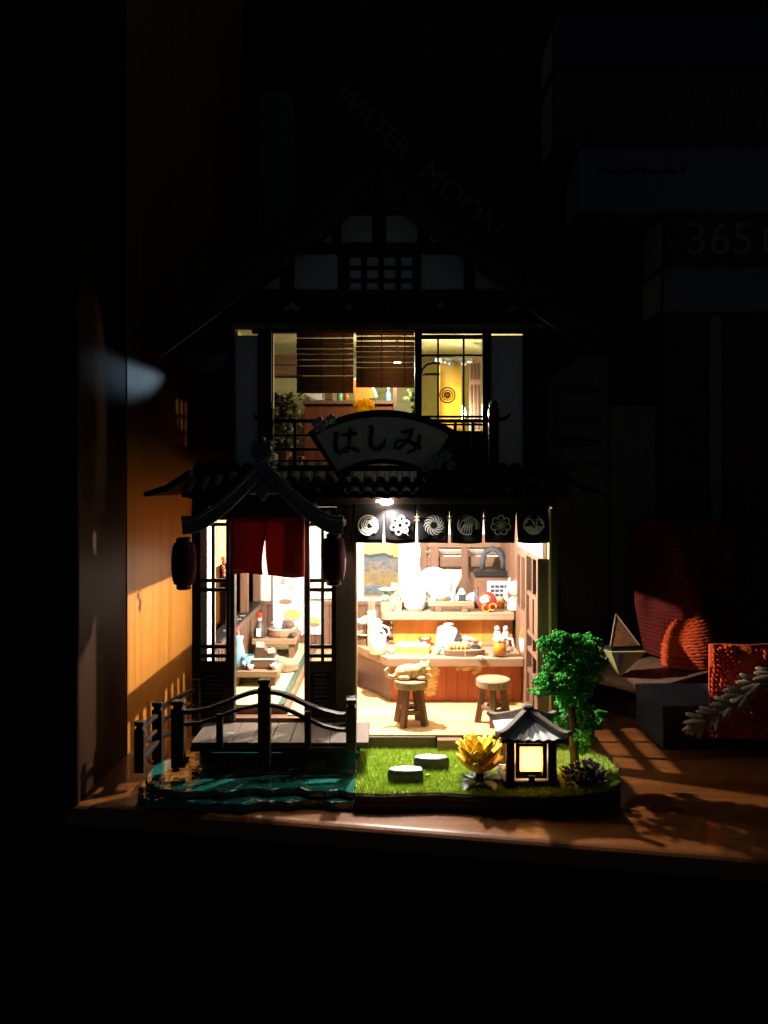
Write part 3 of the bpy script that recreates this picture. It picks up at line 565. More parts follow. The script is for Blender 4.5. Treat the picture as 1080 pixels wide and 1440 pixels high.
# ================================================================== CURTAINS, LANTERNS, SIGN, BLINDS
YN = -0.25
nr = thing('shop_curtain', 'black six panel curtain with white round crests over the bar opening', 'curtain', (0,YN,0))
edges = [497,540,586,632,680,726,772]; TOPZ = PZ(709,YN); BOTZ = PZ(763,YN)
MB().tube([(PX(495,YN),0.06,TOPZ-0.05),(PX(773,YN),0.06,TOPZ-0.05)],0.05,8).build('rod', M_BROWN, nr, smooth=True)
def crest(k):
    L_ = []
    if k == 0:
        for j in range(7): a = j*0.9; L_.append(arc(0.1*math.cos(a),0.1*math.sin(a),0.25+0.1*j,a,a+3.6,0.16,0.04,14))
        L_.append(arc(0,0,0.95,0.4,4.9,0.12,0.12,24))
    elif k == 1:
        for j in range(6): a = 2*PI*j/6+0.3; L_.append(arc(0.66*math.cos(a),0.66*math.sin(a),0.26,0,2*PI,0.16,0.16,14))
        L_.append(arc(0,0,0.3,0,2*PI,0.2,0.2,16)); L_.append([(0.3,-0.2,0.1),(0.8,-1.0,0.05)])
    elif k == 2:
        for j in range(13):
            a = 2*PI*j/13; c, s_ = math.cos, math.sin
            L_.append([(0.36*c(a),0.36*s_(a),0.2),(0.6*c(a+0.18),0.6*s_(a+0.18),0.16),(0.85*c(a+0.5),0.85*s_(a+0.5),0.11),(1.0*c(a+0.85),1.0*s_(a+0.85),0.02)])
            L_.append([(0.36*c(a),0.36*s_(a),0.1),(0.5*c(a-0.12),0.5*s_(a-0.12),0.14)])
    elif k == 3:
        for j in range(6): L_.append(arc(-0.25+0.1*j,-0.1,0.5+0.08*j,0.3-0.12*j,2.6+0.2*j,0.03,0.09,14))
        for j in range(5): L_.append([(-0.55+0.25*j,-0.75,0.03),(-0.35+0.2*j,-0.1,0.13),(-0.1+0.15*j,0.3,0.04)])
        L_.append(arc(0,0,0.93,-0.4,2.2,0.14,0.02,20)); L_.append(arc(0,0,0.9,2.5,5.2,0.05,0.12,20))
    elif k == 4:
        for j in range(7):
            a = PI/2+2*PI*j/7; c, s_ = math.cos(a), math.sin(a)
            L_.append(arc(0.66*c,0.66*s_,0.30,a-2.1,a+2.1,0.11,0.11,14)); L_.append([(0.16*c,0.16*s_,0.1),(0.6*c,0.6*s_,0.05)])
            L_.append([(0.1*math.cos(a+0.45),0.1*math.sin(a+0.45),0.03),(0.52*math.cos(a+0.45),0.52*math.sin(a+0.45),0.05)])
        L_.append(arc(0,0,0.1,0,2*PI,0.1,0.1,10))
    else:
        for j in range(7): L_.append(arc(0,0,0.28+0.1*j,PI+0.15,2*PI-0.15,0.1,0.1,18))
        L_.append(arc(0,0,0.95,-0.3,1.25,0.2,0.03,14)); L_.append(arc(0,0,0.95,1.9,3.5,0.03,0.2,14)); L_.append(arc(-0.42,0.3,0.3,0.2,3.6,0.05,0.2,12)); L_.append(arc(0.42,0.25,0.34,-0.3,2.4,0.18,0.04,12)); L_.append([(-0.25,0.62,0.05),(0.0,0.25,0.2),(0.12,-0.1,0.1)]); L_.append([(0.5,0.75,0.04),(0.3,0.3,0.12),(0.35,0.0,0.1)])
    return L_
for k in range(6):
    xa, xb = PX(edges[k],YN), PX(edges[k+1],YN); sl = -0.16 if k == 0 else 0
    ga = 0.0 if k == 0 else 0.06; gb = 0.0 if k == 5 else 0.07
    def f(u, v, xa=xa, xb=xb, ga=ga, gb=gb, k=k, sl=sl):
        t = max(0, v-0.22)/0.78
        a = xa+ga*t**0.8+sl*v; b = xb-gb*t**0.8
        return (a+(b-a)*u, 0.05*math.sin(2.4*u*PI+k*1.7)*v-0.04*v*v, TOPZ+(BOTZ-TOPZ)*v-(0.05*math.sin(PI*u)*v if k % 2 else 0.02*u*v))
    p = MB().grid(f, 12, 8, (0,0.035,0)).build('curtain_panel', M_CLBLACK, nr, smooth=True)
    e = MB(); cx = (518,562.5,610,656.5,704,750)[k]
    strokes(e, crest(k), -0.085, 0.012, PX(cx,YN), PZ(738.5,YN), 0.45); e.build('crest', M_EMB, p)
for px in (586,632,680): 
    e = MB(); strokes(e, [[(-0.1,0.1,0.05),(0.1,-0.1,0.05)],[(-0.1,-0.1,0.05),(0.1,0.1,0.05)]], -0.07, 0.02, PX(px,YN), PZ(729,YN)); e.build('cross_stitch', M_EDGE, nr)

YD = -0.4
rn = thing('door_curtain', 'dark red split curtain hanging in the entrance under the porch roof', 'curtain', (0,YD,0))
MB().tube([(PX(322,YD),0.04,PZ(724,YD)),(PX(432,YD),0.04,PZ(724,YD))],0.06,8).build('rod', M_DARK, rn, smooth=True)
for k, (a, b) in enumerate(((326,372.5),(372.5,428))):
    xa, xb, zt, zb = PX(a,YD), PX(b,YD), PZ(722,YD), PZ(808,YD)
    def f(u, v, xa=xa, xb=xb, zt=zt, zb=zb, k=k):
        t = max(0,(v-0.35)/0.65); L_ = xa+(0.13*t*t if k else 0); R_ = xb+((0.06*(1-t)-0.13*math.sin(t*PI*0.8)) if not k else 0)
        return (L_+(R_-L_)*u, 0.10*math.sin(u*PI*1.6+k)*v-0.05*v, zt+(zb-zt)*v+0.06*math.sin(u*PI+k*2.6)*v-(0.06*v if k else 0))
    MB().grid(f, 14, 10, (0,0.03,0)).build('curtain_panel', M_CLRED, rn, smooth=True)

def paper_lantern(loc, label, first=None):
    if first: return clone(first, label=label, loc=loc)
    t = thing('paper_lantern', label, 'lantern', loc, group='lanterns hung from the porch eaves')
    prof = []
    for k in range(25):
        z = 0.18+1.84*k/24; e = math.sin(PI*min(1,max(0,k/24)))**0.35; prof.append((0.30+0.22*e+0.022*(1 if k % 2 else -1), z))
    MB().lathe(prof,(0,0,0),20).build('shade', M_LANT, t, smooth=True)
    MB().lathe([(0.26,0.0),(0.31,0.04),(0.31,0.18)],(0,0,0),16).build('base_ring', M_BLACK, t); MB().lathe([(0.31,2.0),(0.31,2.14),(0.22,2.2)],(0,0,0),16).build('cap', M_BLACK, t)
    MB().tube([(0,0,2.15),(0.03,0,2.45),(0,0,2.62)],0.02,6).build('hanger', M_STEEL, t); MB().ball((0.02,-0.02,2.62),0.07,8,6).build('hook_bead', M_GOLD, t, smooth=True)
    e = MB(); strokes(e, [[(-0.14,1.55,0.08),(0.14,1.55,0.08)],[(0,1.7,0.09),(0,1.3,0.09)],[(-0.13,1.0,0.08),(0.13,1.0,0.08)],[(-0.1,1.15,0.06),(-0.1,0.75,0.06)],[(0.1,1.15,0.06),(0.1,0.75,0.06)],[(-0.12,0.72,0.07),(0.12,0.72,0.07)]], -0.535, 0.02)
    e.build('black_writing', M_INK, t)
    return t
pl0 = paper_lantern((PX(258.5,-1.5),-1.5,PZ(829,-1.5)), 'dark red paper lantern hanging beside the orange cabinet wall')
paper_lantern((PX(469,-1.5),-1.5,PZ(823,-1.5)), 'dark red paper lantern hanging in front of the pillar between door and bar', pl0)

YS = -0.75
sg = thing('fan_sign', 'fan shaped pale signboard with three black brush characters above the eave', 'sign', (0,YS,0))
cx, cz = 538.5, 766.0
def fanpoly(r0, r1, a0, a1, n=16):
    pts = []
    for i in range(n+1): a = math.radians(a0+(a1-a0)*i/n); pts.append((cx+r1*math.cos(a), cz-r1*math.sin(a)))
    for i in range(n+1): a = math.radians(a1+(a0-a1)*i/n); pts.append((cx+r0*math.cos(a), cz-r0*math.sin(a)))
    return [(PX(a,YS), PZ(b,YS)) for a, b in pts]
MB().xz(fanpoly(114,190,56.5,124),0,0.22).build('frame', M_DARKX, sg, bevel=0.02)
MB().xz(fanpoly(121,180,59,121.5),-0.05,0.0).build('board', mat('aged sign paper', (0.50,0.52,0.48), 0.8), sg)
CH = {'は':[[(473.5,608,6),(471.5,622,5.5),(473,633,6.5),(479,638,5),(481,634,2)],[(480,612,3.5),(492,611,4),(502,609,4.5)],[(493,602,5),(491.5,615,4.5),(491,628,4),(488,635,3.5),(483,636.5,3.5),(482,632,3),(487,629,3),(496,631,4),(505,635,5)]],
      'し':[[(521,598,5),(523,604,6),(521,617,5.5),(521.5,627,5.5),(526,632,6),(534,631,6),(540,625,4),(541.5,617,2)]],
      'み':[[(564,608,4),(572,607,5),(580,604,6),(577,613,5),(570,623,4.5),(562,630,5),(556,630,4.5),(555,624,3.5),(562,619,3.5),(576,621,4.5),(592,631,6)],[(590,612,5),(589,622,5),(583,632,4.5),(572,638,3)]]}
for ch, ls_ in CH.items():
    e = MB(); strokes(e, [[(PX(a,YS),PZ(b,YS),w_*1.12/32.5) for a,b,w_ in ln] for ln in ls_], -0.055, 0.03); e.build('brush_character', M_INK, sg)
for px, py, r in ((450,598,0.36),(466,590,0.24),(612,650,0.36),(626,642,0.28),(634,655,0.22),(598,658,0.2)):
    m_ = MB(); blossom(m_, PX(px,YS), -0.1, PZ(py,YS), r); m_.build('blossom', M_GREY, sg, smooth=True)
MB().box(PX(480,YS),PX(492,YS),0.02,0.5,12.6,PZ(655,YS)).build('bracket', M_DARK, sg); MB().box(PX(586,YS),PX(598,YS),0.02,0.5,12.6,PZ(655,YS)).build('bracket', M_DARK, sg)

M_BLIND = cloth('bamboo blind', (0.34,0.21,0.12), 0.45)
def blind(x0p, x1p, yb, gaps, label):
    YB = 0.72; x0, x1 = PX(x0p,YB), PX(x1p,YB); t = thing('bamboo_blind', label, 'blind', ((x0+x1)/2,YB,PZ(yb,YB)), group='blinds hung in the upstairs opening')
    hw = (x1-x0)/2; top = PZ(468,YB)-PZ(yb,YB); cuts = [468]+gaps+[yb]
    for i in range(len(cuts)-1):
        a, b = PZ(cuts[i],YB)-PZ(yb,YB), PZ(cuts[i+1],YB)-PZ(yb,YB)
        h_ = a-b; n_ = max(1, round(h_/0.24)); e = h_/n_
        for j in range(n_):
            g = 0.024 if j == n_-1 and i < len(cuts)-2 else 0.0
            z1 = a-j*e; z0 = z1-e+g; zc_ = (z0+z1)/2; rz = (z1-z0)/2+(0.006 if g == 0 else 0)
            MB().tube([(-hw+random.uniform(0,0.03),0,zc_),(0,0.01*random.uniform(-1,1),zc_+random.uniform(-0.008,0.008)),(hw-random.uniform(0,0.03),0,zc_)],rz,6).build('slat', M_BLIND, t, smooth=True)
    for u in (-0.8,-0.12,0.66): MB().tube([(u*hw,-0.14,top),(u*hw,-0.15,0.02)],0.02,5).build('cord', M_BROWN, t)
    MB().box(-hw-0.03,hw+0.03,-0.1,0.1,top,top+0.12).build('head_rail', M_BLIND, t)
blind(417,497.5,553,[476,491,498.5,506.5,515,529],'left brown bamboo blind let down lower in the upstairs opening')
blind(500.5,583,545,[473,480,487.5,495,502.5,510,517.5],'right brown bamboo blind with bright light between its slats')

# ================================================================== UPSTAIRS ROOM
def PU(px, py, Y): return (PX(px,Y), Y, PZ(py,Y))
t = thing('upstairs_plant', 'leafy dark potted plant at the left of the upstairs room', 'plant', (PX(398,2.2),2.2,12.95))
MB().lathe([(0.3,0),(0.42,0.8),(0.36,0.82)],(0,0,0),12).build('pot', M_BROWNX, t)
m_ = MB(); rr = random.Random(3)
for k in range(330):
    a = rr.uniform(0,2*PI); h_ = rr.uniform(0.9,3.5); r = rr.uniform(0.1,0.95); R = Matrix.Rotation(a,3,'Z') @ Matrix.Rotation(rr.uniform(-1,1),3,'Y')
    m_.ball((r*math.cos(a),r*math.sin(a)*0.7,h_),(0.2,0.1,0.03),6,4,R)
m_.build('foliage', mat('olive leaf', (0.10,0.11,0.03), 0.6, var=0.4), t)
t = thing('upstairs_counter', 'long red brown counter under the upstairs blinds', 'counter', (0,4.2,12.95))
x0, x1 = PX(425,4.2), PX(556,4.2); zt = PZ(563,4.2)-12.95
MB().box(x0,x1,0,1.4,zt-0.18,zt).build('top', M_BROWNX, t, bevel=0.02); MB().box(x0+0.1,x1-0.1,0.15,1.2,0,zt-0.18).build('front_panel', wood('mahogany panel', (0.12,0.028,0.012), (0.2,0.06,0.025), 'z'), t)
MB().box(PX(553,4.2),PX(558,4.2),-0.1,0.1,0,zt+0.9).build('end_post', M_BROWN, t)
t = thing('folded_napkin', 'small white folded napkin on the upstairs counter', 'napkin', PU(442,563,4.4)); MB().xz([(-0.5,0.3),(0.4,0.32),(0.42,0),(0.12,0)],-0.2,0.2).build('napkin_cloth', M_PAPER, t)
t = thing('condiment_box', 'small brown box standing on the upstairs counter', 'box', PU(463,563,4.4)); MB().box(-0.2,0.2,-0.2,0.2,0,0.5).build('body', M_BROWN, t, bevel=0.03); MB().box(-0.22,0.22,-0.22,0.22,0.5,0.58).build('lid', M_BROWNX, t)
t = thing('paper_fan', 'orange and white round paper fan standing upstairs', 'fan', PU(500,563,4.6))
MB().xz([(0,0)]+[(1.0*math.cos(a),1.0*math.sin(a)) for a in [0.15+k*0.2 for k in range(9)]],-0.02,0.02).build('leaf', mat('orange paper', (0.85,0.22,0.03), 0.7), t); MB().xz([(0.98*math.cos(a),0.98*math.sin(a)) for a in [0.15+k*0.2 for k in range(9)]]+[(1.12*math.cos(a),1.12*math.sin(a)) for a in [0.15+k*0.2 for k in range(8,-1,-1)]],-0.02,0.02).build('white_rim', M_PAPER, t)
t = thing('yellow_flower', 'small bright yellow crown shaped flower standing above the fan sign', 'flower', PU(511.5,580,1.3))
m_ = MB(); m_.xz([(-0.36,0.28),(-0.24,0.0),(0.24,0.0),(0.36,0.28)],-0.1,0.1)
for x_, h_, r in ((-0.36,0.42,0.13),(-0.17,0.48,0.12),(0.02,0.55,0.12),(0.21,0.48,0.12),(0.38,0.4,0.12)): m_.ball((x_,0,h_-0.06),(r,0.1,0.2),10,6)
m_.build('petals', cloth('yellow resin', (0.95,0.66,0.02), 0.6), t, smooth=False); MB().tube([(0,0,-1.6),(0,0,0.05)],0.06,8).build('stem', M_BROWN, t)
t = thing('framed_picture', 'small framed green picture on the upstairs back wall', 'picture', PU(533,566,8.9)); MB().box(-0.6,0.6,0,0.08,0,0.95).build('frame', M_BROWN, t); MB().box(-0.5,0.5,-0.03,0,0.1,0.85).build('print', mat('green print', (0.28,0.30,0.12), 0.7, var=0.5, scale=300), t)
t = thing('hanging_shelf', 'dark brown wall cupboard at the upper left of the upstairs room', 'cupboard', (PX(400,5),5,PZ(530,5))); MB().box(-0.9,0.9,-0.5,0.5,0,1.05).build('body', M_BROWNX, t, bevel=0.03); MB().box(-0.86,0.86,-0.53,-0.5,0.5,0.56).build('seam', M_DARKX, t)
t = thing('window_plant', 'pale green leafy branch by the white wall upstairs', 'plant', (PX(580,3.2),3.2,12.95))
m_ = MB(); rr = random.Random(5); m_.tube([(0,0,0),(0.05,0,1.5),(-0.05,0,3.2)],[0.06,0.05,0.02],6)
for k in range(46):
    h_ = rr.uniform(1.2,3.9); a = rr.uniform(0,2*PI); m_.ball((0.3*math.cos(a),0.25*math.sin(a),h_),(0.17,0.05,0.12),8,4,Matrix.Rotation(a,3,'Z'))
m_.build('leaves', mat('soft green leaf', (0.22,0.34,0.10), 0.6), t)
YC = 3.0
t = thing('yellow_hanging_cloth', 'yellow cloth with a brown ring crest behind the upstairs window', 'curtain', (0,YC,0))
xa, xb, za, zb = PX(617,YC), PX(649,YC), PZ(512,YC), PZ(606,YC)
MB().grid(lambda u,v: (xa+(xb-xa)*u, 0.05*math.sin(u*6)*(0.4+v), za+(zb-za)*v), 12, 6, (0,0.03,0)).build('cloth', M_CLYEL, t, smooth=True)
m_ = MB()
for r, w_ in ((0.36,0.07),(0.24,0.06),(0.1,0.16)): strokes(m_, [arc(PX(629,YC),PZ(556,YC),r,0,2*PI,w_,w_,24)], -0.09, 0.01)
m_.build('ring_crest', mat('brown print', (0.30,0.12,0.01), 0.8), t)
m_ = MB()
for k in range(7): m_.ball((PX(622+k*6,YC),-0.1,PZ(507+2*(k%3),YC)),(0.16,0.14,0.12),8,5)
m_.tube([(PX(612,YC),0,PZ(507,YC)),(PX(664,YC),0,PZ(507,YC))],0.12,8); m_.build('grey_pelmet', M_STEEL, t, smooth=True)
t = thing('iron_bracket', 'curved black iron bracket left of the yellow cloth upstairs', 'bracket', PU(606,526,2.2)); MB().tube([(-0.45,0,0),(-0.42,0,0.22),(-0.2,0,0.46),(0.1,0,0.52),(0.42,0,0.5)],0.07,8).tube([(-0.46,0,0.0),(0.4,0,0.0)],0.07,8).build('arm', M_BLACK, t, smooth=True)
t = thing('sliding_shoji', 'narrow brown slatted screen at the right of the upstairs window', 'screen', PU(668,606,4.0))
MB().box(-0.28,0.28,0,0.08,0,3.6).build('frame', M_BROWN, t)
for k in range(3): MB().box(-0.22+k*0.17,-0.13+k*0.17,-0.03,0.0,0.1,2.2).build('slot', M_DARK, t); MB().box(-0.22+k*0.17,-0.13+k*0.17,-0.03,0.0,2.5,3.3).build('slot', M_DARK, t)
t = thing('upstairs_stool', 'pale low bench seen through the balcony rails', 'bench', (PX(403,2.4),2.4,12.95)); MB().box(-0.8,0.8,-0.4,0.4,0.5,0.62).build('seat', M_COUNTER, t, bevel=0.02); [MB().box(s_*0.65-0.08,s_*0.65+0.08,-0.3,0.3,0,0.5).build('leg', M_BROWN, t) for s_ in (-1,1)]

# ================================================================== BRIDGE
DZ = 1.84
br = thing('arched_bridge', 'dark wooden bridge with arched railings and grey planks over the pond', 'bridge', (-4.6,-1.4,0.6))
def B(p): return (p[0]+4.6, p[1]+1.4, p[2]-0.6)
x = -8.1; k = 0
while x < -1.6:
    MB().xz([(x+4.6,DZ-0.6-0.16),(x+4.6+0.78,DZ-0.6-0.16),(x+4.6+0.78,DZ-0.6+0.004*(k%3)),(x+4.6,DZ-0.6+0.004*(k%3))],-1.35,1.28).build('deck_plank', M_DECK, br, bevel=0.02); x += 0.8; k += 1
MB().box(*[a for a in (-3.5,3.02)],-1.44,-1.3,0.9,DZ-0.6-0.16).build('deck_beam', M_DARKX, br)
for px, py in ((318,1024),(452,1035),(386,1036)): MB().cbox(B((PX(px,-2.4),-2.35 if px > 400 else -1.6,DZ+0.006)),(0.3,0.1,0.02)).build('plank_peg', M_STEEL, br)
YF = -2.85
def post(px, p0, p1, Y, w_=0.5, name='rail_post'):
    x = PX(px,Y); z0, z1 = PZ(p1,Y), PZ(p0,Y); a = B((x,Y,z0)); 
    m_ = MB(); m_.cbox((a[0],a[1],a[2]+(z1-0.3-z0)/2),(w_,w_*0.8,z1-0.3-z0)); z = z1-0.6
    m_.cbox((a[0],a[1],z-0.24),(w_*0.72,w_*0.62,0.14)); m_.cbox((a[0],a[1],z-0.08),(w_*1.0,w_*0.86,0.18))
    return m_.build(name, M_DARK, br, bevel=0.04, seg=2)
post(372,955,1078,YF,0.5); post(494,983,1058,YF,0.42); post(251,985,1078,YF,0.52)
post(276,955,1034,-0.45,0.34); post(493,979,1030,-0.5,0.44); post(222,987,1074,-1.5,0.44); post(197,1014,1086,-2.75,0.4)
def rail(pts, Y0, Y1, w_, h_, name='rail'):
    n = len(pts); path = [B((PX(p[0],Y0+(Y1-Y0)*i/(n-1)), Y0+(Y1-Y0)*i/(n-1), PZ(p[1],Y0+(Y1-Y0)*i/(n-1)))) for i, p in enumerate(pts)]
    MB().sweep(path, w_, h_).build(name, M_DARKX, br, bevel=0.03, seg=2)
rail([(254,1001),(275,1000),(295,996),(315,989),(335,980),(352,974),(368,971)],YF,YF,0.34,0.16)
rail([(378,972),(395,975),(412,981),(432,991),(455,1000),(475,1005),(492,1006)],YF,YF,0.34,0.17)
rail([(257,1018),(280,1017),(300,1011),(320,1003),(340,996),(366,991)],YF,YF,0.22,0.13,'lower_rail')
rail([(378,991),(395,994),(412,1001),(432,1011),(455,1021),(475,1026),(492,1027)],YF,YF,0.22,0.15,'lower_rail')
for px, p0 in ((309,1004),(433,1000)): 
    x = PX(px,YF); a = B((x,YF,DZ)); MB().box(a[0]-0.13,a[0]+0.13,a[1]-0.1,a[1]+0.1,a[2]-0.2,PZ(p0,YF)-0.6).build('baluster', M_DARK, br, bevel=0.02)
rail([(276,968),(258,977),(240,986),(224,1000)],-0.45,-1.5,0.2,0.16); rail([(222,1004),(212,1012),(199,1027)],-1.5,-2.75,0.2,0.16)
rail([(276,988),(258,997),(240,1006),(224,1018)],-0.45,-1.5,0.16,0.14,'lower_rail'); rail([(222,1024),(212,1034),(199,1048)],-1.5,-2.75,0.16,0.14,'lower_rail')
rail([(276,1012),(250,1024),(224,1038)],-0.45,-1.5,0.3,0.18,'step_beam'); rail([(222,1040),(199,1066)],-1.5,-2.75,0.3,0.18,'step_beam')

# ================================================================== POND
def pond_outline(y0, amp, ph, xl):
    pts = []; n = 64
    for i in range(n+1):
        x = xl+(-1.39-xl)*i/n; u = i/n
        y = y0+0.16*math.sin(u*9+ph)+amp*math.sin(u*31+ph*2)+0.05*math.sin(u*67+ph)+(1.1*max(0,1-u*9)**2)
        pts.append((x,y))
    return pts
wt = MB().xy(pond_outline(-4.95,0.09,0.6,-9.95)+[(-1.39,-0.05),(-8.95,-0.05),(-10.1,-2.2)],0.02,0.34).build('pond_water', M_WATER, bevel=0.05, seg=2)
tag(wt, 'dark teal wavy resin pond under the bridge', 'water', kind='structure')
MB().xy(pond_outline(-4.55,0.11,2.1,-9.75)+[(-1.39,-0.1),(-8.92,-0.1),(-9.85,-2.0)],0.37,0.64).build('water_surface', M_WATER, wt, bevel=0.06, seg=2)
wt.children[0]['kind'] = 'stuff'
pr_ = random.Random(11)
for k, (px, py) in enumerate(((250,1062),(257,1074),(247,1080),(212,1072),(214,1104),(262,1068))):
    Y = 11.74*F/(py-677)-D0; m_ = MB().ball((0,0,0.07),(pr_.uniform(0.09,0.2),0.13,0.08),8,5)
    o = m_.build('pond_pebble', mat('ochre pebble', (0.30,0.21,0.09), 0.6, var=0.4), loc=(PX(px,Y),Y,0.64), smooth=True)
    tag(o, ('ochre pebble beside the left front bridge post, farthest back', 'ochre pebble right of the left front bridge post, near the water middle', 'nearest ochre pebble by the foot of the left front bridge post', 'ochre pebble right of the outermost bridge post', 'lone ochre pebble near the front edge of the pond', 'rightmost ochre pebble by the left front bridge post')[k], 'pebble', 'pebbles on the pond')

# ================================================================== GARDEN
GZ = 0.60
MB().xy([(x_, y_+0.12 if y_ < -3 else y_) if x_ < 8.5 else (x_-0.12,y_) for x_, y_ in front]+[(7.0,-0.04),(-1.34,-0.04)],GZ,GZ+0.06).build('turf_sheet', M_SOIL, H)
def inside(px, py, poly):
    c = False; j = len(poly)-1
    for i in range(len(poly)):
        if (poly[i][1] > py) != (poly[j][1] > py) and px < (poly[j][0]-poly[i][0])*(py-poly[i][1])/(poly[j][1]-poly[i][1])+poly[i][0]: c = not c
        j = i
    return c
rg = np.random.RandomState(4); bl_v = []; bl_f = []; cnt = 0
tp_ = [(x_, y_+0.06) for x_, y_ in front]+[(7.0,-0.04),(-1.36,-0.04)]
while cnt < 42000:
    x_, y_ = rg.uniform(-1.36,9.2), rg.uniform(-5.4,0.4)
    if not inside(x_, y_, tp_) or (y_ > -0.2 and x_ < 7.1): continue
    h_ = rg.uniform(0.07,0.2); a = rg.uniform(0,2*PI); w_ = rg.uniform(0.012,0.022); lx, ly = rg.normal(0,0.06), rg.normal(-0.02,0.06)
    n0 = len(bl_v); bl_v += [((x_-w_*math.cos(a))*S,(y_-w_*math.sin(a))*S,(GZ+0.04)*S),((x_+w_*math.cos(a))*S,(y_+w_*math.sin(a))*S,(GZ+0.04)*S),((x_+lx)*S,(y_+ly)*S,(GZ+0.06+h_)*S)]
    bl_f.append((n0,n0+1,n0+2)); cnt += 1
me = bpy.data.meshes.new('grass'); me.from_pydata(bl_v, [], bl_f); me.materials.append(M_GRASS)
go = bpy.data.objects.new('grass', me); COL.objects.link(go); tag(go, 'short bright green artificial grass of the little garden', 'grass', kind='stuff')

def step_stone(px, py, rx, ry, seed, label):
    Y = 11.3*F/(py-677)-D0; rr = random.Random(seed); n = 11; ring = []
    for k in range(n): a = 2*PI*k/n; q = rr.uniform(0.88,1.08); ring.append((rx*q*math.cos(a), ry*q*math.sin(a)))
    t = thing('stepping_stone', label, 'stone', (PX(px,Y),Y,GZ), group='stepping stones on the grass')
    m_ = MB(); vs_ = [(x_*1.0,y_*1.0,0.0) for x_,y_ in ring]+[(x_*1.05,y_*1.05,0.42) for x_,y_ in ring]+[(x_*0.97,y_*0.97,0.57+rr.uniform(-0.02,0.02)) for x_,y_ in ring]
    m_.add(vs_, [tuple(range(n-1,-1,-1))]+[(r*n+k,r*n+(k+1)%n,(r+1)*n+(k+1)%n,(r+1)*n+k) for r in (0,1) for k in range(n)]); m_.build('side', M_STONED, t)  # sides in dark stone: their shade is put into the colour
    m2 = MB(); vs2 = [(x_*0.965,y_*0.965,0.555) for x_,y_ in ring]+[(x_*0.9,y_*0.9,0.6+rr.uniform(-0.015,0.02)) for x_,y_ in ring]+[(x_*0.45,y_*0.45,0.61+rr.uniform(-0.02,0.03)) for x_,y_ in ring]+[(0,0,0.62)]
    m2.add(vs2, [(r*n+k,r*n+(k+1)%n,(r+1)*n+(k+1)%n,(r+1)*n+k) for r in (0,1) for k in range(n)]+[(2*n+k,2*n+(k+1)%n,3*n) for k in range(n)]+[tuple(range(n-1,-1,-1))]); m2.build('top', M_STONE, t, smooth=False)
step_stone(571,1084,0.72,0.34,1,'pale flat stepping stone nearer the pond'); step_stone(606,1067,0.68,0.30,2,'pale flat stepping stone behind the nearer one close to the doorstep')
t = thing('fallen_leaf', 'tiny lime green leaf lying between the two stepping stones', 'leaf', (PX(602,-3.6),-3.55,GZ+0.12)); MB().ball((0,0,0.08),(0.13,0.1,0.08),8,5).build('leaf_blade', M_LIME, t, smooth=True)

# garden lantern
LX, LY = PX(742,-3.6), -3.6
gl = thing('garden_lantern', 'small square stone lantern with glowing window and grey pyramid roof', 'lantern', (LX,LY,GZ), rz=0.0)
MB().box(-1.06,1.06,-0.95,0.95,0,0.38).build('plinth', M_DARKX, gl, bevel=0.03)
fr = MB()
for sx in (-1,1):
    for sy in (-1,1): fr.box(sx*0.8-0.16,sx*0.8+0.16,sy*0.74-0.14,sy*0.74+0.14,0.38,2.0)
fr.build('corner_posts', M_DARK, gl, bevel=0.02)
win = MB(); win.box(-0.60,-0.44,-0.86,-0.72,0.46,2.0).box(0.44,0.60,-0.86,-0.72,0.46,2.0).box(-0.44,0.44,-0.86,-0.72,1.78,2.0).box(-0.44,0.44,-0.86,-0.72,0.46,0.58); win.build('window_frame', M_DARK, gl, bevel=0.015)
MB().box(-0.43,0.43,-0.76,-0.73,0.58,0.72).build('screen_rail', M_BROWNX, gl); MB().box(-0.12,0.12,-0.95,-0.86,0.39,0.6).build('window_foot', M_DARK, gl)
MB().box(-0.44,0.44,-0.72,-0.68,0.585,1.78).build('lit_screen', M_SCREEN, gl)
MB().box(-0.7,-0.66,-0.55,0.55,0.5,1.9).build('lit_screen', M_SCREEN, gl); MB().box(0.66,0.7,-0.55,0.55,0.5,1.9).build('lit_screen', M_SCREEN, gl); MB().box(-0.55,0.55,0.66,0.7,0.5,1.9).build('lit_screen', M_SCREEN, gl)
MB().box(-1.18,1.18,-1.08,1.08,2.0,2.2).build('eave_frame', M_DARKX, gl, bevel=0.02)
for side in range(4):                           # fluted grey roof faces, each curling up at the corners
    R = Matrix.Rotation(side*PI/2,3,'Z')
    def f(u, v, R=R):
        hw = 1.30*(1-v)+0.02; x_ = (2*u-1)*hw; y_ = -(1.22*(1-v)+0.02); z_ = 2.2+0.66*(v**1.1)+0.10*(1-v)*abs(2*u-1)**3+0.035*math.cos(u*2*PI*7)*(1-v)
        return R @ Vector((x_,y_,z_))
    MB().grid(f, 42, 8).build('roof_face', M_RTILE, gl, smooth=True)
for side in range(4):
    a = PI/4+side*PI/2; c, s_ = math.cos(a), math.sin(a)
    MB().sweep([(0.1*c,0.1*s_,3.0),(0.55*c,0.55*s_,2.80),(1.05*c,1.05*s_,2.58),(1.5*c,1.5*s_,2.44),(1.80*c,1.80*s_,2.46),(1.95*c,1.95*s_,2.55)],[0.26]*6,[0.3,0.3,0.3,0.28,0.22,0.16]).build('hip_ridge', M_RIDGE, gl, bevel=0.03)
MB().box(-0.2,0.2,-0.2,0.2,2.9,3.28).build('finial', M_RIDGE, gl, bevel=0.06)
gl.scale = (1,1,0.92)
lamp('lantern_light', (0,-0.2,1.2), 0.026, (1.0,0.80,0.48), 0.1, gl)

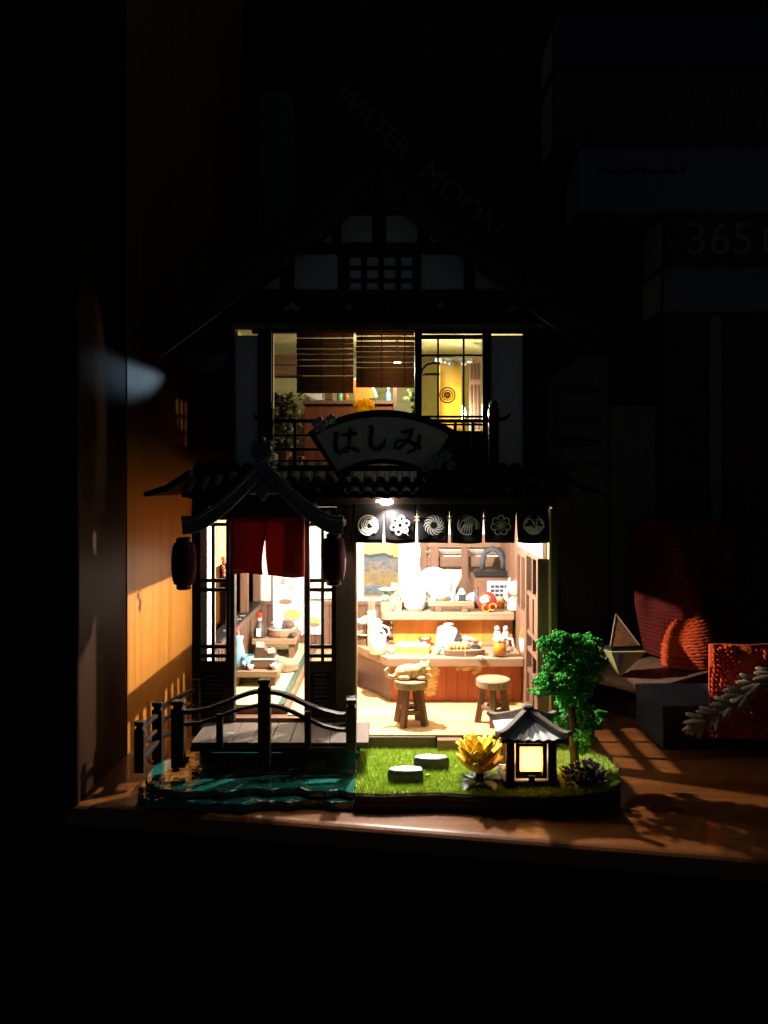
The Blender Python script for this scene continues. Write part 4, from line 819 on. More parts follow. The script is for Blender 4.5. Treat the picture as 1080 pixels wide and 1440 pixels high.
# yellow succulent
def petal(mb, ang, tilt, ln, wd, base_r, z0, curl=0.35, cup=0.12):
    R = Matrix.Rotation(ang,3,'Z'); n = 6; rows = []
    for i in range(n+1):
        s_ = i/n; th = tilt-curl*s_; r = base_r+ln*s_*math.cos(th); z = z0+ln*s_*math.sin(th); wv = wd*(math.sin(PI*min(0.97,0.12+0.86*s_))**0.75)
        rows.append([R @ Vector((r,-wv,z+cup*wv)), R @ Vector((r,0,z-cup*wv*0.4)), R @ Vector((r,wv,z+cup*wv))])
    vs_ = [v for row in rows for v in row]; fs_ = [(3*i+j,3*i+j+1,3*i+3+j+1,3*i+3+j) for i in range(n) for j in (0,1)]
    low = [v-Vector((0,0,0.05)) for v in vs_]; k = len(vs_)
    mb.add(vs_+low, fs_+[tuple(q+k for q in reversed(f)) for f in fs_]+[(3*i,3*i+3,3*i+3+k,3*i+k) for i in range(n)]+[(3*i+2,3*i+2+k,3*i+5+k,3*i+5) for i in range(n)]+[(3*n,3*n+1,3*n+1+k,3*n+k),(3*n+1,3*n+2,3*n+2+k,3*n+1+k)])
yf = thing('yellow_succulent', 'yellow rosette succulent with dark leaves beside the garden lantern', 'plant', (PX(674,-4.0),-4.0,GZ))
MB().tube([(0,0,0),(0.02,0,0.4),(0,0,0.7)],[0.18,0.15,0.2],8).build('stem', M_DKLEAF, yf, smooth=True)
rr = random.Random(9); yf.scale = (1.13,1.13,1.1)
for ring_, (nn, tilt, ln, wd, z0, mm) in enumerate(((11,0.40,1.0,0.25,0.50,M_YEL),(11,0.70,1.12,0.25,0.56,M_YEL),(10,0.98,1.18,0.24,0.60,M_YEL),(9,1.22,1.2,0.22,0.64,M_YEL),(7,1.15,0.8,0.17,0.72,M_YELC))):
    for k in range(nn):
        m_ = MB(); petal(m_, 2*PI*k/nn+ring_*0.37+rr.uniform(-0.1,0.1), tilt+rr.uniform(-0.08,0.08), ln*rr.uniform(0.9,1.08), wd, 0.06, z0, -0.25 if ring_ < 2 else 0.1); m_.build('petal', mm, yf, smooth=True)
for k in range(4):
    m_ = MB(); petal(m_, -PI/2+(-0.5+0.34*k), 0.75+0.12*k, 0.5, 0.14, 0.25, 0.72, 0.1); m_.build('petal', M_YELC, yf, smooth=True)
for k in range(10):
    m_ = MB(); petal(m_, 2*PI*k/10+0.2, 0.35+rr.uniform(-0.15,0.2), 0.95, 0.26, 0.08, 0.14, 0.5); m_.build('lower_leaf', M_DKLEAF, yf, smooth=True)

# foam tree
TX, TY = PX(809,-2.5), -2.5
tr = thing('foam_tree', 'green foam foliage tree with thin grey trunk at the right house corner', 'tree', (TX,TY,GZ))
def TL(px, py, Y=-2.5): return (PX(px,Y)-TX, Y-TY, PZ(py,Y)-GZ)
MB().tube([(0,0,0),TL(806,1030),TL(803,1000),TL(800,975),TL(797,940),TL(800,905)],[0.2,0.17,0.15,0.13,0.09,0.04],8).build('trunk', M_BARK, tr, smooth=True)
for a, b in (((803,1000),(823,1000)),((806,1030),(818,1035)),((800,975),(780,968)),((797,940),(778,932)),((800,915),(825,905)),((803,1005),(790,1018))):
    MB().tube([TL(*a),TL((a[0]+b[0])/2,(a[1]+b[1])/2-4),TL(*b)],[0.08,0.06,0.03],6).build('branch', M_BARK, tr, smooth=True)
ico = bmesh.new(); bmesh.ops.create_icosphere(ico, subdivisions=1, radius=1); IV = np.array([v.co for v in ico.verts]); IF = [[v.index for v in f.verts] for f in ico.faces]; ico.free()
rg = np.random.RandomState(8)
for (px, py, rx, rz_, dy, nn) in ((787,903,0.72,0.46,-0.4,260),(822,905,0.68,0.44,-0.2,240),(783,934,0.62,0.40,-0.5,200),(778,966,0.86,0.38,-0.5,260),(806,962,0.5,0.4,0.3,140),(826,936,0.7,0.5,0.5,220),(822,998,0.4,0.30,0.1,90),(824,1034,0.48,0.40,-0.3,150),(790,1016,0.42,0.36,0.3,110),(845,1005,0.22,0.2,0.5,40),(803,915,0.8,0.5,0.35,260),(826,918,0.55,0.5,0.5,180),(806,945,0.75,0.5,0.35,240),(826,955,0.5,0.42,0.5,130),(818,975,0.45,0.36,0.4,120),(816,1012,0.42,0.3,0.2,110),(800,1000,0.36,0.3,0.3,90),(832,1020,0.34,0.3,0.1,80),(818,1050,0.34,0.26,0.0,80),(795,985,0.5,0.3,-0.1,130),(764,905,0.3,0.28,-0.3,60),(768,952,0.3,0.22,-0.5,50)):
    c = np.array(TL(px,py,TY+dy)); vv = []; ff = []
    for q in range(int(nn*1.9)):
        u = rg.normal(size=3); u /= np.linalg.norm(u); lob = 1+0.22*math.sin(5*u[0]+px)+0.2*math.sin(6*u[2]+py)+0.14*math.sin(9*u[1])
        p = c+u*np.array([rx*0.9,0.6*(rx+rz_)/2+0.15,rz_*0.92])*lob*rg.uniform(0.45,1.0)**0.5; r = rg.uniform(0.03,0.085)
        n0 = len(vv); vv += [tuple(z) for z in p+IV*r*rg.uniform(0.55,1.35,size=(12,3))]; ff += [tuple(n0+k for k in f) for f in IF]
    MB().add(vv, ff).build('foliage_clump', M_LEAF, tr)

# dark flowering bush at the right end and a sprig
bu = thing('dark_bush', 'low dark bush with small white blossoms at the right garden corner', 'bush', (PX(822,-4.0),-4.0,GZ))
rr = random.Random(21); m_ = MB()
for k in range(170):
    a = rr.uniform(0,2*PI); r = 0.85*math.sqrt(rr.random()); z = rr.uniform(0.03,0.85)*(1.1-r*0.5); m_.ball((r*math.cos(a),r*math.sin(a)*0.75,z),(0.16,0.09,0.03),6,4,Matrix.Rotation(a,3,'Z') @ Matrix.Rotation(rr.uniform(-1.2,0.6),3,'Y'))
m_.build('foliage', mat('purple black leaf', (0.022,0.018,0.015), 0.6, var=0.4), bu)
for x_, y_, z_ in ((-0.05,-0.2,0.98),(0.12,-0.25,1.02),(0.3,-0.3,0.9),(0.42,-0.2,0.84),(-0.3,-0.1,0.86)):
    m_ = MB(); blossom(m_, x_, y_, z_, 0.15); m_.build('blossom', mat('pale blossom', (0.52,0.46,0.44), 0.8), bu, smooth=True)
for x_, z_, h_ in ((-0.75,0.1,0.7),(-0.85,0.05,0.5)):
    m_ = MB(); petal(m_, 2.8, 1.1, h_, 0.1, 0.55, z_, 0.3); m_.build('orange_leaf', mat('dry orange leaf', (0.35,0.13,0.02), 0.7), bu, smooth=True)
sp = thing('grass_sprig', 'single green blade sprig at the far right edge of the base', 'plant', (PX(852,-4.0),-4.0,GZ))
for k in range(3): m_ = MB(); petal(m_, 2.2+0.5*k, 1.15, 0.5+0.1*k, 0.07, 0.02, 0.0, 0.2); m_.build('blade', M_LIME, sp, smooth=True)
t = thing('stone_basin', 'small grey stone basin left of the garden lantern', 'basin', (PX(708,-3.2),-3.0,GZ)); MB().lathe([(0.22,0),(0.28,0.3),(0.26,0.52),(0.2,0.52),(0.16,0.4)],(0,0,0),14).build('bowl', M_STONE, t, smooth=False); MB().lathe([(0.3,0.0),(0.3,0.08)],(0,0,-0.0),12).build('foot', M_STONED, t)

# ================================================================== BAR ROOM
CZ = 3.62
bc = thing('bar_counter', 'long wooden bar counter with red brown front panel', 'counter', (0,4.5,FZ))
def LC(poly): return [(x_, y_-4.5) for x_, y_ in poly]
MB().xy(LC([(-0.16,4.5),(6.6,4.5),(6.6,7.9),(-2.2,9.2),(-2.35,8.6)]),CZ-0.44-FZ,CZ-FZ).build('counter_top', M_COUNTER, bc, bevel=0.05, seg=2)
x = 0.02
while x < 6.5: MB().box(x,min(x+0.545,6.6),0.72,0.86,0,CZ-0.45-FZ).build('front_board', M_RED, bc, bevel=0.012); x += 0.555
MB().xy(LC([(0.0,5.22),(-2.0,8.7),(-1.85,8.8),(0.12,5.36)]),0,CZ-0.45-FZ).build('angled_panel', wood('dark plum panel', (0.16,0.10,0.09), (0.24,0.16,0.14), 'z'), bc)
m_ = MB()
for k in range(26):
    a = random.uniform(0,2*PI); r = random.uniform(0,1)**0.5; m_.ball((3.95+0.62*r*math.cos(a),0.70,1.72+0.3*r*math.sin(a)),(0.16,0.015,0.1),7,4)
m_.build('dried_grass_motif', mat('straw print', (0.42,0.26,0.10), 0.8, var=0.4), bc)
m_ = MB()
for k in range(22): m_.ball((1.95+0.2*math.sin(k*2.1)+0.012*k,0.70,0.35+0.065*k),(0.15,0.015,0.1),7,4)
m_.build('leaf_motif', mat('tan print', (0.50,0.33,0.14), 0.8, var=0.4), bc)
bs = thing('bar_shelf', 'raised serving shelf with orange front panel behind the counter', 'shelf', (0,7.3,FZ))
SZ = 5.40
MB().xy([(-0.5,0.12),(-0.35,0),(6.58,0),(6.58,3.2),(-0.5,3.2)],SZ-0.40-FZ,SZ-FZ).build('shelf_top', M_COUNTER, bs, bevel=0.05, seg=2)
x = 0.1
while x < 6.5: MB().box(x,min(x+0.80,6.58),0.66,0.8,2.36,SZ-0.41-FZ).build('orange_board', M_ORANGE, bs, bevel=0.012); x += 0.81
MB().box(0.1,6.58,0.82,3.0,0,2.3).build('cabinet', M_BROWN, bs)
for y in (0.0,): MB().box(-0.45,-0.05,1.0,2.8,0,SZ-0.41-FZ).build('side_post', M_BROWN, bs)
for k in range(5): MB().box(-0.12,0.12,0.55,0.66,2.4+k*0.3,2.55+k*0.3).build('ladder_rung', M_BROWNX, bs, bevel=0.02)
MB().box(4.1,5.6,0.03,0.62,2.36,2.50).build('lower_step', M_COUNTER, bs)

def stool(loc, label, rz, first=None):
    if first: return clone(first, label=label, loc=loc, rz=rz)
    t = thing('bar_stool', label, 'stool', loc, rz, 'stools at the bar counter')
    MB().lathe([(0.76,1.70),(0.79,1.74),(0.79,2.0),(0.76,2.04)],(0,0,0),32).build('seat', M_COUNTER, t, smooth=False)
    for k in range(4):
        a = PI/4+k*PI/2+0.25; c, s_ = math.cos(a), math.sin(a); MB().bar((0.72*c,0.72*s_,0.0),(0.42*c,0.42*s_,1.7),0.26,0.3).build('leg', M_BROWN, t, bevel=0.02)
    for k in range(4):
        a = PI/4+k*PI/2+0.25; b = a+PI/2; z = 0.62+0.13*(k % 2); MB().bar((0.58*math.cos(a),0.58*math.sin(a),z),(0.58*math.cos(b),0.58*math.sin(b),z),0.14,0.2).build('stretcher', M_BROWNX, t, bevel=0.015)
    MB().lathe([(0.3,0.75),(0.3,0.84)],(0,0,0),14).build('foot_shelf', M_BROWNX, t)
    MB().box(-0.02,0.02,-0.80,-0.787,1.75,1.99).build('seam', M_EDGE, t)
    return t
s0 = stool((PX(578,1.6),1.6,FZ), 'round wooden stool with the tabby cat on it', 0.0); stool((PX(693.5,1.7),1.7,FZ), 'empty round wooden stool nearer the right lattice', 0.35, s0)

# cat on the stool (one continuous body)
ct = thing('tabby_cat', 'cream and orange tabby cat lying on the left bar stool', 'cat', (PX(579,1.6),1.6,FZ+2.04))
m_ = MB(); m_.ball((-0.1,0.05,0.34),(0.62,0.34,0.34)).ball((-0.42,0.05,0.30),(0.36,0.36,0.32)).ball((0.32,0.0,0.36),(0.34,0.3,0.36)).ball((0.62,-0.08,0.58),(0.27,0.25,0.25),14,10)
m_.ball((0.74,-0.3,0.5),(0.13,0.1,0.1)).ball((0.55,-0.28,0.12),(0.36,0.13,0.11)).ball((0.62,0.12,0.11),(0.34,0.13,0.11)).ball((-0.35,-0.26,0.12),(0.3,0.14,0.12))
m_.lathe([(0.11,0),(0.005,0.2)],(0.45,-0.1,0.74),8).lathe([(0.11,0),(0.005,0.2)],(0.76,-0.12,0.75),8)
m_.tube([(-0.7,0.0,0.16),(-0.95,-0.1,0.12),(-1.12,-0.12,0.2),(-1.2,-0.1,0.42),(-1.08,-0.1,0.56)],[0.12,0.11,0.1,0.09,0.06],8)
def cat_mat():
    m, nt, b = base('tabby stripes'); N = nt.nodes; L = nt.links
    tc = N.new('ShaderNodeTexCoord'); wv = N.new('ShaderNodeTexWave'); wv.inputs['Scale'].default_value = 95; wv.inputs['Distortion'].default_value = 5; wv.inputs['Detail'].default_value = 2; L.new(tc.outputs['Object'], wv.inputs['Vector'])
    cr = N.new('ShaderNodeValToRGB'); cr.color_ramp.elements[0].color = (0.60,0.34,0.12,1); cr.color_ramp.elements[0].position = 0.05; cr.color_ramp.elements[1].color = (0.74,0.54,0.28,1); cr.color_ramp.elements[1].position = 0.5
    L.new(wv.outputs[0], cr.inputs[0]); L.new(cr.outputs[0], b.inputs['Base Color']); b.inputs['Roughness'].default_value = 0.9; return m
m_.build('body', cat_mat(), ct, remesh=0.035)
for x_ in (0.55,0.74): MB().ball((x_,-0.32,0.62),(0.035,0.02,0.02),8,5).build('eye', M_INK, ct)
MB().ball((0.68,-0.40,0.52),(0.035,0.02,0.025),8,5).build('nose', M_PINK, ct)

def on(px, py, z):                                # a point on a horizontal surface at height z
    Y = (ZC-z)*F/(py-677)-D0; return (PX(px,Y), Y, z)
# ---- things on the counter
p = on(510,911,CZ); t = thing('stacked_plates', 'stack of white plates on a wooden stand at the left end of the counter', 'plates', (p[0]+0.1,8.0,CZ))
MB().lathe([(0.5,0),(0.5,0.42)],(0,0,0),18).build('stand', M_BROWN, t); 
for z_, r in ((0.42,0.66),(1.1,0.62)): MB().lathe([(0.3,z_),(r,z_+0.16),(r,z_+0.2),(r*0.6,z_+0.1)],(0,0,0),24).build('plate', M_CERAM, t, smooth=True)
MB().lathe([(0.12,0.52),(0.12,1.1)],(0,0,0),10).build('spacer', M_BROWN, t); MB().ball((0.1,-0.1,1.32),(0.35,0.3,0.2),12,8).build('rice_cake', M_RICE, t, smooth=True)
p = on(531,919,CZ); t = thing('sake_jug', 'tall white porcelain jug at the left of the counter', 'jug', p)
MB().lathe([(0.36,0),(0.42,0.1),(0.44,0.8),(0.40,1.1),(0.22,1.3),(0.18,1.5),(0.24,1.62),(0.15,1.6)],(0,0,0),24).build('body', M_CERAM, t, smooth=True); MB().tube([(0.4,0,0.9),(0.6,0,1.0),(0.55,0,1.3),(0.2,0,1.45)],0.06,8).build('handle', M_CERAM, t, smooth=True)
MB().ball((0.02,0,1.68),(0.13,0.13,0.1),10,6).build('stopper', M_CERAM, t, smooth=True); m_ = MB(); strokes(m_, [[(0.05,1.12,0.08),(0.28,1.15,0.1)],[(0.08,1.25,0.05),(0.3,1.05,0.06)]], -0.36,0.02); m_.build('brown_mark', M_BROWN, t)
p = on(523,909,CZ); t = thing('chopstick_holder', 'square pale wooden chopstick box behind the white jug', 'box', (p[0],p[1],CZ)); MB().box(-0.22,0.22,-0.2,0.2,0,1.9).build('box', M_EDGE, t, bevel=0.03)
for k in range(4): MB().bar((-0.12+0.08*k,0.02*k,1.2),(-0.16+0.1*k,0.03*k,2.4+0.1*(k%2)),0.05,0.05).build('chopstick', M_COUNTER, t)
p = on(580,917,CZ); t = thing('dumpling_tray', 'open wooden tray of pale dumplings on the counter', 'tray', p, rz=-0.14)
MB().box(-0.9,0.9,-0.42,0.42,0,0.1).box(-0.9,0.9,-0.42,-0.34,0.1,0.36).box(-0.9,0.9,0.34,0.42,0.1,0.36).box(-0.9,-0.82,-0.34,0.34,0.1,0.36).box(0.82,0.9,-0.34,0.34,0.1,0.36).build('tray', mat('yellow pine', (0.68,0.40,0.10), 0.6), t, bevel=0.015)
for k in range(5): MB().ball((-0.6+0.3*k,0.03*(-1)**k,0.34),(0.2,0.24,0.2),12,8).build('dumpling', M_RICE, t, smooth=True)
p = on(627,905,CZ); t = thing('rice_parcel', 'white wrapped rice parcel behind the sushi board', 'parcel', (p[0],7.2,CZ))
MB().xz([(-0.6,0),(0.62,0),(0.55,0.95),(0.0,1.2),(-0.5,1.0)],-0.3,0.3).build('wrap', M_PAPER, t, bevel=0.12, seg=3); MB().xz([(0.3,0.3),(0.85,0.45),(0.55,0.95)],-0.36,-0.3).build('nori_fold', M_FISH, t); MB().ball((0.1,0,1.2),(0.3,0.2,0.08),10,6).build('ginger', M_PINK, t, smooth=True)
p = on(653,921,CZ); t = thing('sushi_board', 'oval wooden board of sushi on the counter', 'board', p)
ov = [(1.02*max(-1,min(1,1.12*math.cos(2*PI*k/32))),0.44*math.sin(2*PI*k/32)) for k in range(32)]
MB().xy(ov,0,0.3).build('board', M_BROWNX, t, bevel=0.02); MB().xy([(x_*0.97,y_*0.96) for x_,y_ in ov],0.3,0.33).build('board_top', M_EDGE, t); MB().box(-0.02,0.02,-0.452,-0.44,0.02,0.3).build('seam', M_EDGE, t)
for k in range(5): MB().ball((-0.72+0.19*k,-0.12,0.5),(0.13,0.26,0.2),10,8,Matrix.Rotation(0.5,3,'Y')).build('egg_slice', M_EGG, t, smooth=True)
for x_, mm, z_ in ((0.22,M_PINK,0.78),(0.5,M_SALMON,0.72)): MB().ball((x_-0.05,0.1,z_),(0.3,0.22,0.16),12,8,Matrix.Rotation(0.35,3,'Y')).build('fish_slice', mm, t, smooth=True); MB().ball((x_-0.05,0.1,z_-0.16),(0.26,0.2,0.18),12,8).build('rice_ball', M_RICE, t, smooth=True)
MB().box(0.36,0.72,-0.26,-0.02,0.33,0.6).build('seaweed_roll', M_FISH, t, bevel=0.04); MB().ball((0.82,0,0.5),(0.12,0.12,0.16),8,6).build('egg_piece', M_EGG, t, smooth=True)
for px, nm in ((697,'left small white salt shaker behind the beer mug'),(709,'right small white salt shaker behind the beer mug')):
    p = on(px,905,CZ); t = thing('salt_shaker', nm, 'shaker', (p[0],7.4,CZ), group='shakers behind the mug'); MB().lathe([(0.17,0),(0.2,0.1),(0.18,0.7),(0.13,0.8)],(0,0,0),12).build('body', M_CERAM, t, smooth=True); MB().lathe([(0.14,0.8),(0.15,1.0),(0.06,1.08)],(0,0,0),12).build('cap', M_STEEL, t, smooth=True)
p = on(703,923,CZ); t = thing('beer_mug', 'glass beer mug with amber beer and white foam on the counter', 'mug', p)
MB().lathe([(0.40,0.0),(0.40,0.08),(0.37,0.12),(0.37,0.98),(0.39,1.0),(0.345,1.0),(0.34,0.1)],(0,0,0),24).build('glass', M_GLASS, t, smooth=True)
MB().lathe([(0.325,0.12),(0.325,0.72)],(0,0,0),24).build('beer', M_BEER, t, smooth=True); m_ = MB(); [m_.ball((0.2*math.cos(a),0.2*math.sin(a),0.86+0.06*math.sin(3*a)),(0.17,0.17,0.16),10,6) for a in [k*PI/3 for k in range(6)]]; m_.ball((0,0,0.98),(0.24,0.24,0.14)); m_.build('foam', M_CERAM, t, smooth=True)
MB().tube([(0.36,0,0.9),(0.62,0,0.86),(0.68,0,0.55),(0.6,0,0.28),(0.36,0,0.2)],0.075,8).build('handle', M_CERAM, t, smooth=True)
p = on(739,922,CZ); t = thing('beer_bottle', 'brown beer bottle with white label at the right end of the counter', 'bottle', p)
MB().lathe([(0.28,0),(0.31,0.05),(0.31,1.1),(0.24,1.35),(0.12,1.65),(0.11,1.95),(0.13,1.97),(0.13,2.05),(0.08,2.06)],(0,0,0),20).build('glass', M_BROWNG, t, smooth=True); MB().lathe([(0.318,0.12),(0.318,0.9)],(0,0,0),20).build('label_paper', M_PAPER, t, smooth=True); MB().lathe([(0.14,1.96),(0.14,2.08),(0.1,2.1)],(0,0,0),14).build('cap', M_GOLD, t)

# ---- things on the raised shelf
p = on(550,862,SZ); t = thing('tea_tray', 'small wooden tray with a green glass cup at the left of the raised shelf', 'tray', (p[0],8.0,SZ))
MB().box(-0.55,0.58,-0.4,0.4,0,0.5).build('box', M_COUNTER, t, bevel=0.02); MB().lathe([(0.15,0.5),(0.26,0.75),(0.14,0.9),(0.3,1.1)],(-0.3,0,0),14).build('green_cup', M_GREENG, t, smooth=True); MB().box(0.0,0.34,-0.1,0.2,0.5,1.5).build('card', M_COUNTER, t); MB().tube([(0.3,-0.1,0.95),(0.55,-0.1,1.0),(0.6,-0.1,0.5)],0.03,6).build('wire_hook', M_STEEL, t); m_ = MB(); strokes(m_, [[(0.02,0.12,0.05),(0.1,0.06,0.05),(0.25,0.36,0.03)]], -0.4,0.02); m_.build('tick_mark', M_INK, t)
MB().lathe([(0.42,1.12),(0.5,1.2),(0.3,1.22)],(-0.2,0.0,0),14).build('saucer', M_CERAM, t, smooth=True)
p = on(584,863,SZ); t = thing('rice_jar', 'big white round jar on the raised shelf', 'jar', (p[0],8.1,SZ)); MB().lathe([(0.42,0),(0.58,0.25),(0.62,0.8),(0.5,1.3),(0.34,1.5),(0.40,1.6)],(0,0,0),26).build('body', M_CERAM, t, smooth=True); MB().lathe([(0.42,1.6),(0.40,1.72),(0.12,1.85),(0.1,2.0),(0.02,2.04)],(0,0,0),24).build('lid', M_CERAM, t, smooth=True)
p = on(612,856,SZ); t = thing('standing_plate', 'large round white plate propped up behind the rice ball tray', 'plate', (p[0]-0.05,9.6,SZ))
MB().lathe([(1.02,0.0),(1.05,0.05),(0.7,0.1),(0.65,0.06)],(0,0,1.14),32,'y').build('rim', M_CERAM, t, smooth=True); MB().lathe([(0.66,0.05),(0.66,0.09)],(0,-0.0,1.14),32,'y').build('centre', M_PAPER, t, smooth=True); MB().box(0.62,0.74,0.0,0.3,0,0.5).build('stand', M_BLACK, t)
p = on(636,864,SZ); t = thing('rice_ball_tray', 'wooden footed tray of rice balls in the middle of the raised shelf', 'tray', (p[0],7.9,SZ))
MB().box(-1.22,1.22,-0.42,0.42,0.3,0.58).build('board', M_COUNTER, t, bevel=0.03)
for x_ in (-0.7,0.72): MB().box(x_-0.17,x_+0.17,-0.4,0.4,0,0.3).build('foot', M_BROWNX, t, bevel=0.02)
MB().xz([(0.2,0.6),(0.98,0.6),(0.66,1.22),(0.52,1.22)],-0.25,0.2).build('rice_ball', M_RICE, t, bevel=0.1, seg=3); MB().box(0.40,0.78,-0.28,-0.25,0.6,0.95).build('seaweed', M_NAVY, t)
MB().lathe([(0.25,0.58),(0.5,0.85),(0.52,1.0),(0.44,0.9)],(-0.5,0,0),20).build('bowl', M_CERAM, t, smooth=True); MB().ball((-0.5,0,1.0),(0.42,0.36,0.2),14,8).build('rice', M_RICE, t, smooth=True); MB().box(-1.0,-0.82,-0.3,-0.1,0.58,0.85).build('pickle_box', M_STEEL, t); MB().box(0.0,0.16,-0.2,0.1,0.58,0.85).build('pickle_box', M_STEEL, t)
m_ = MB(); strokes(m_, [arc(-0.5,0.83,0.3,0.4,2.7,0.025),[(-0.5,0.98,0.02),(-0.5,0.72,0.02)]], -0.47,0.01); m_.build('bowl_mark', M_GREY, t)
p = on(686,861,SZ); t = thing('daruma_doll', 'round red doll with a white face on the raised shelf', 'doll', (p[0],7.85,SZ))
m_ = MB().ball((0,0,0.52),(0.53,0.48,0.54),20,14); m_.build('body', M_REDL, t, smooth=True)
MB().ball((-0.1,-0.30,0.66),(0.32,0.2,0.26),16,10).build('face', M_CERAM, t, smooth=True)
m_ = MB()
for x_ in (-0.24,0.05): m_.ball((x_,-0.485,0.72),(0.045,0.025,0.05),8,6)
m_.build('eyes', M_INK, t); m_ = MB(); strokes(m_, [arc(-0.24,0.76,0.12,0.4,2.8,0.05),arc(0.05,0.76,0.12,0.4,2.8,0.05),arc(-0.1,0.56,0.08,3.6,5.8,0.03)], -0.49,0.02); m_.build('brows', M_INK, t)
m_ = MB(); strokes(m_, [arc(-0.1,0.25,0.2,0.2,6.0,0.05),arc(0.25,0.3,0.18,0.2,5.0,0.06)], -0.42,0.04); m_.build('gold_trim', M_GOLD, t)
p = on(728,862,SZ); t = thing('beckoning_cat', 'white lucky cat figurine with green bib at the right end of the shelf', 'figurine', (p[0],7.85,SZ))
m_ = MB(); m_.ball((0,0,0.45),(0.46,0.38,0.5)).ball((0,-0.02,0.2),(0.5,0.42,0.24)).ball((0,-0.03,1.22),(0.52,0.4,0.44),16,12).lathe([(0.17,0),(0.01,0.36)],(-0.34,0,1.5),8).lathe([(0.17,0),(0.01,0.36)],(0.34,0,1.5),8)
m_.tube([(-0.42,-0.1,0.6),(-0.58,-0.2,0.9),(-0.56,-0.22,1.2)],[0.15,0.14,0.15],10); m_.build('body', M_CERAM, t, remesh=0.04)
for x_ in (-0.33,0.33): MB().lathe([(0.08,0),(0.01,0.2)],(x_,-0.12,1.6),8).build('inner_ear', M_PINK, t)
m_ = MB(); [m_.ball((x_,-0.40,1.26),(0.05,0.03,0.055),8,6) for x_ in (-0.16,0.2)]; m_.build('eyes', M_INK, t)
MB().xz([(-0.3,0.86),(0.3,0.86),(0.0,0.48)],-0.46,-0.38).build('bib', M_GREENG, t, bevel=0.02); MB().tube([(-0.4,-0.2,0.9),(0,-0.42,0.86),(0.4,-0.2,0.9)],0.04,8).build('collar', M_REDL, t, smooth=True); MB().ball((0,-0.46,0.74),0.07,8,6).build('bell', M_GOLD, t, smooth=True)
m_ = MB(); strokes(m_, [[(0.2,0.42,0.03),(0.3,0.5,0.03)],arc(0.28,0.36,0.07,0,6.2,0.03),[(0.2,0.24,0.03),(0.36,0.28,0.03)],arc(0.27,0.15,0.07,0,6.2,0.03),[(0.15,0.0,0.03),(0.3,0.06,0.03)]], -0.47,0.02, 0,0.05); m_.build('written_mark', M_INK, t)
# ---- kitchen side
t = thing('table_stove', 'brown box stove with black lid and grey keypad behind the shelf', 'stove', (PX(697,10.4),10.8,FZ))
zz = lambda py: PZ(py,10.4)-FZ
MB().box(-1.15,1.2,0,2.2,0,zz(812)).build('body', M_BROWNX, t, bevel=0.03); MB().box(-0.95,-0.35,-0.06,0,zz(845),zz(822)).build('oven_mouth', M_BROWN, t)
MB().xy([(-1.2,-0.15),(1.25,-0.15),(1.0,2.0),(-0.95,2.0)],zz(812),zz(812)+0.3).build('lid', M_BLACK, t, bevel=0.03); MB().box(-0.45,1.1,-0.12,0,zz(845),zz(818)).build('control_box', M_STEEL, t, bevel=0.03)
for r in range(3):
    for c in range(4): MB().box(-0.25+0.27*c,-0.06+0.27*c,-0.15,-0.12,zz(824+6*r)-0.13,zz(824+6*r)).build('key', M_NAVY, t)
MB().tube([(-0.62,0.9,zz(803)),(-0.6,0.9,zz(790)),(-0.42,0.9,zz(779)),(0,0.9,zz(774)),(0.42,0.9,zz(779)),(0.6,0.9,zz(790)),(0.62,0.9,zz(803))],0.17,10).build('arched_pipe', M_STONED, t, smooth=True)
t = thing('utensil_rack', 'wall rack of brown rails with hanging wooden utensils', 'rack', (0,13.3,0)); YW = 13.3
for p0, p1 in ((752,770),(783,797)): MB().box(PX(590,YW),PX(727,YW),0,0.2,PZ(p1,YW),PZ(p0,YW)).build('rail', M_BROWNX, t, bevel=0.02)
for px in (596,724): MB().box(PX(px,YW)-0.2,PX(px,YW)+0.2,-0.05,0.25,PZ(806,YW),PZ(748,YW)).build('upright', M_BROWN, t, bevel=0.02)
MB().tube([(PX(598,YW),-0.1,PZ(776,YW)),(PX(722,YW),-0.1,PZ(776,YW))],0.06,8).build('hanging_bar', M_COUNTER, t)
for px in (611,654,695): MB().ball((PX(px,YW),-0.2,PZ(774,YW)),0.1,8,6).build('hook_knob', M_COUNTER, t, smooth=True)
ut = thing('wooden_spatula', 'brown wooden spatula hanging in the middle of the rack', 'utensil', (PX(654,12.9),12.95,PZ(770,12.9))); q = 1104/47.4
MB().xz([(-5/q,0),(5/q,0),(5/q,-42/q),(13/q,-58/q),(14/q,-76/q),(-14/q,-76/q),(-13/q,-58/q),(-5/q,-42/q)],-0.08,0.08).build('blade', M_BROWN, ut, bevel=0.03)
u2 = thing('wooden_paddle', 'dark wooden paddle hanging at the left of the rack', 'utensil', (PX(611,12.9),12.95,PZ(770,12.9))); MB().xz([(-6/q,0),(6/q,0),(6/q,-40/q),(10/q,-60/q),(-10/q,-60/q),(-6/q,-40/q)],-0.08,0.08).build('blade', M_BROWN, u2, bevel=0.03)
t = thing('red_banner', 'narrow red banner hanging at the right of the kitchen', 'banner', (PX(722,11.5),11.6,PZ(806,11.5))); MB().box(-0.1,0.1,0,0.06,0,2.4).build('cloth', M_REDL, t); MB().tube([(-0.14,0.03,2.42),(0.14,0.03,2.42)],0.04,6).build('rod', M_BROWN, t)
t = thing('cream_door', 'cream panel door in the right rear corner of the kitchen', 'door', (PX(732,11.8),11.9,FZ)); MB().box(-0.32,0.36,0,0.12,0,9.5).build('panel', M_WHITE, t); MB().box(0.36,0.75,-0.1,0.2,0,9.5).build('frame', M_BROWN, t)
pa = thing('landscape_picture', 'blue and ochre landscape print hanging on the white wall of the bar', 'picture', (PX(536,13.9),13.95,PZ(838,13.9)))
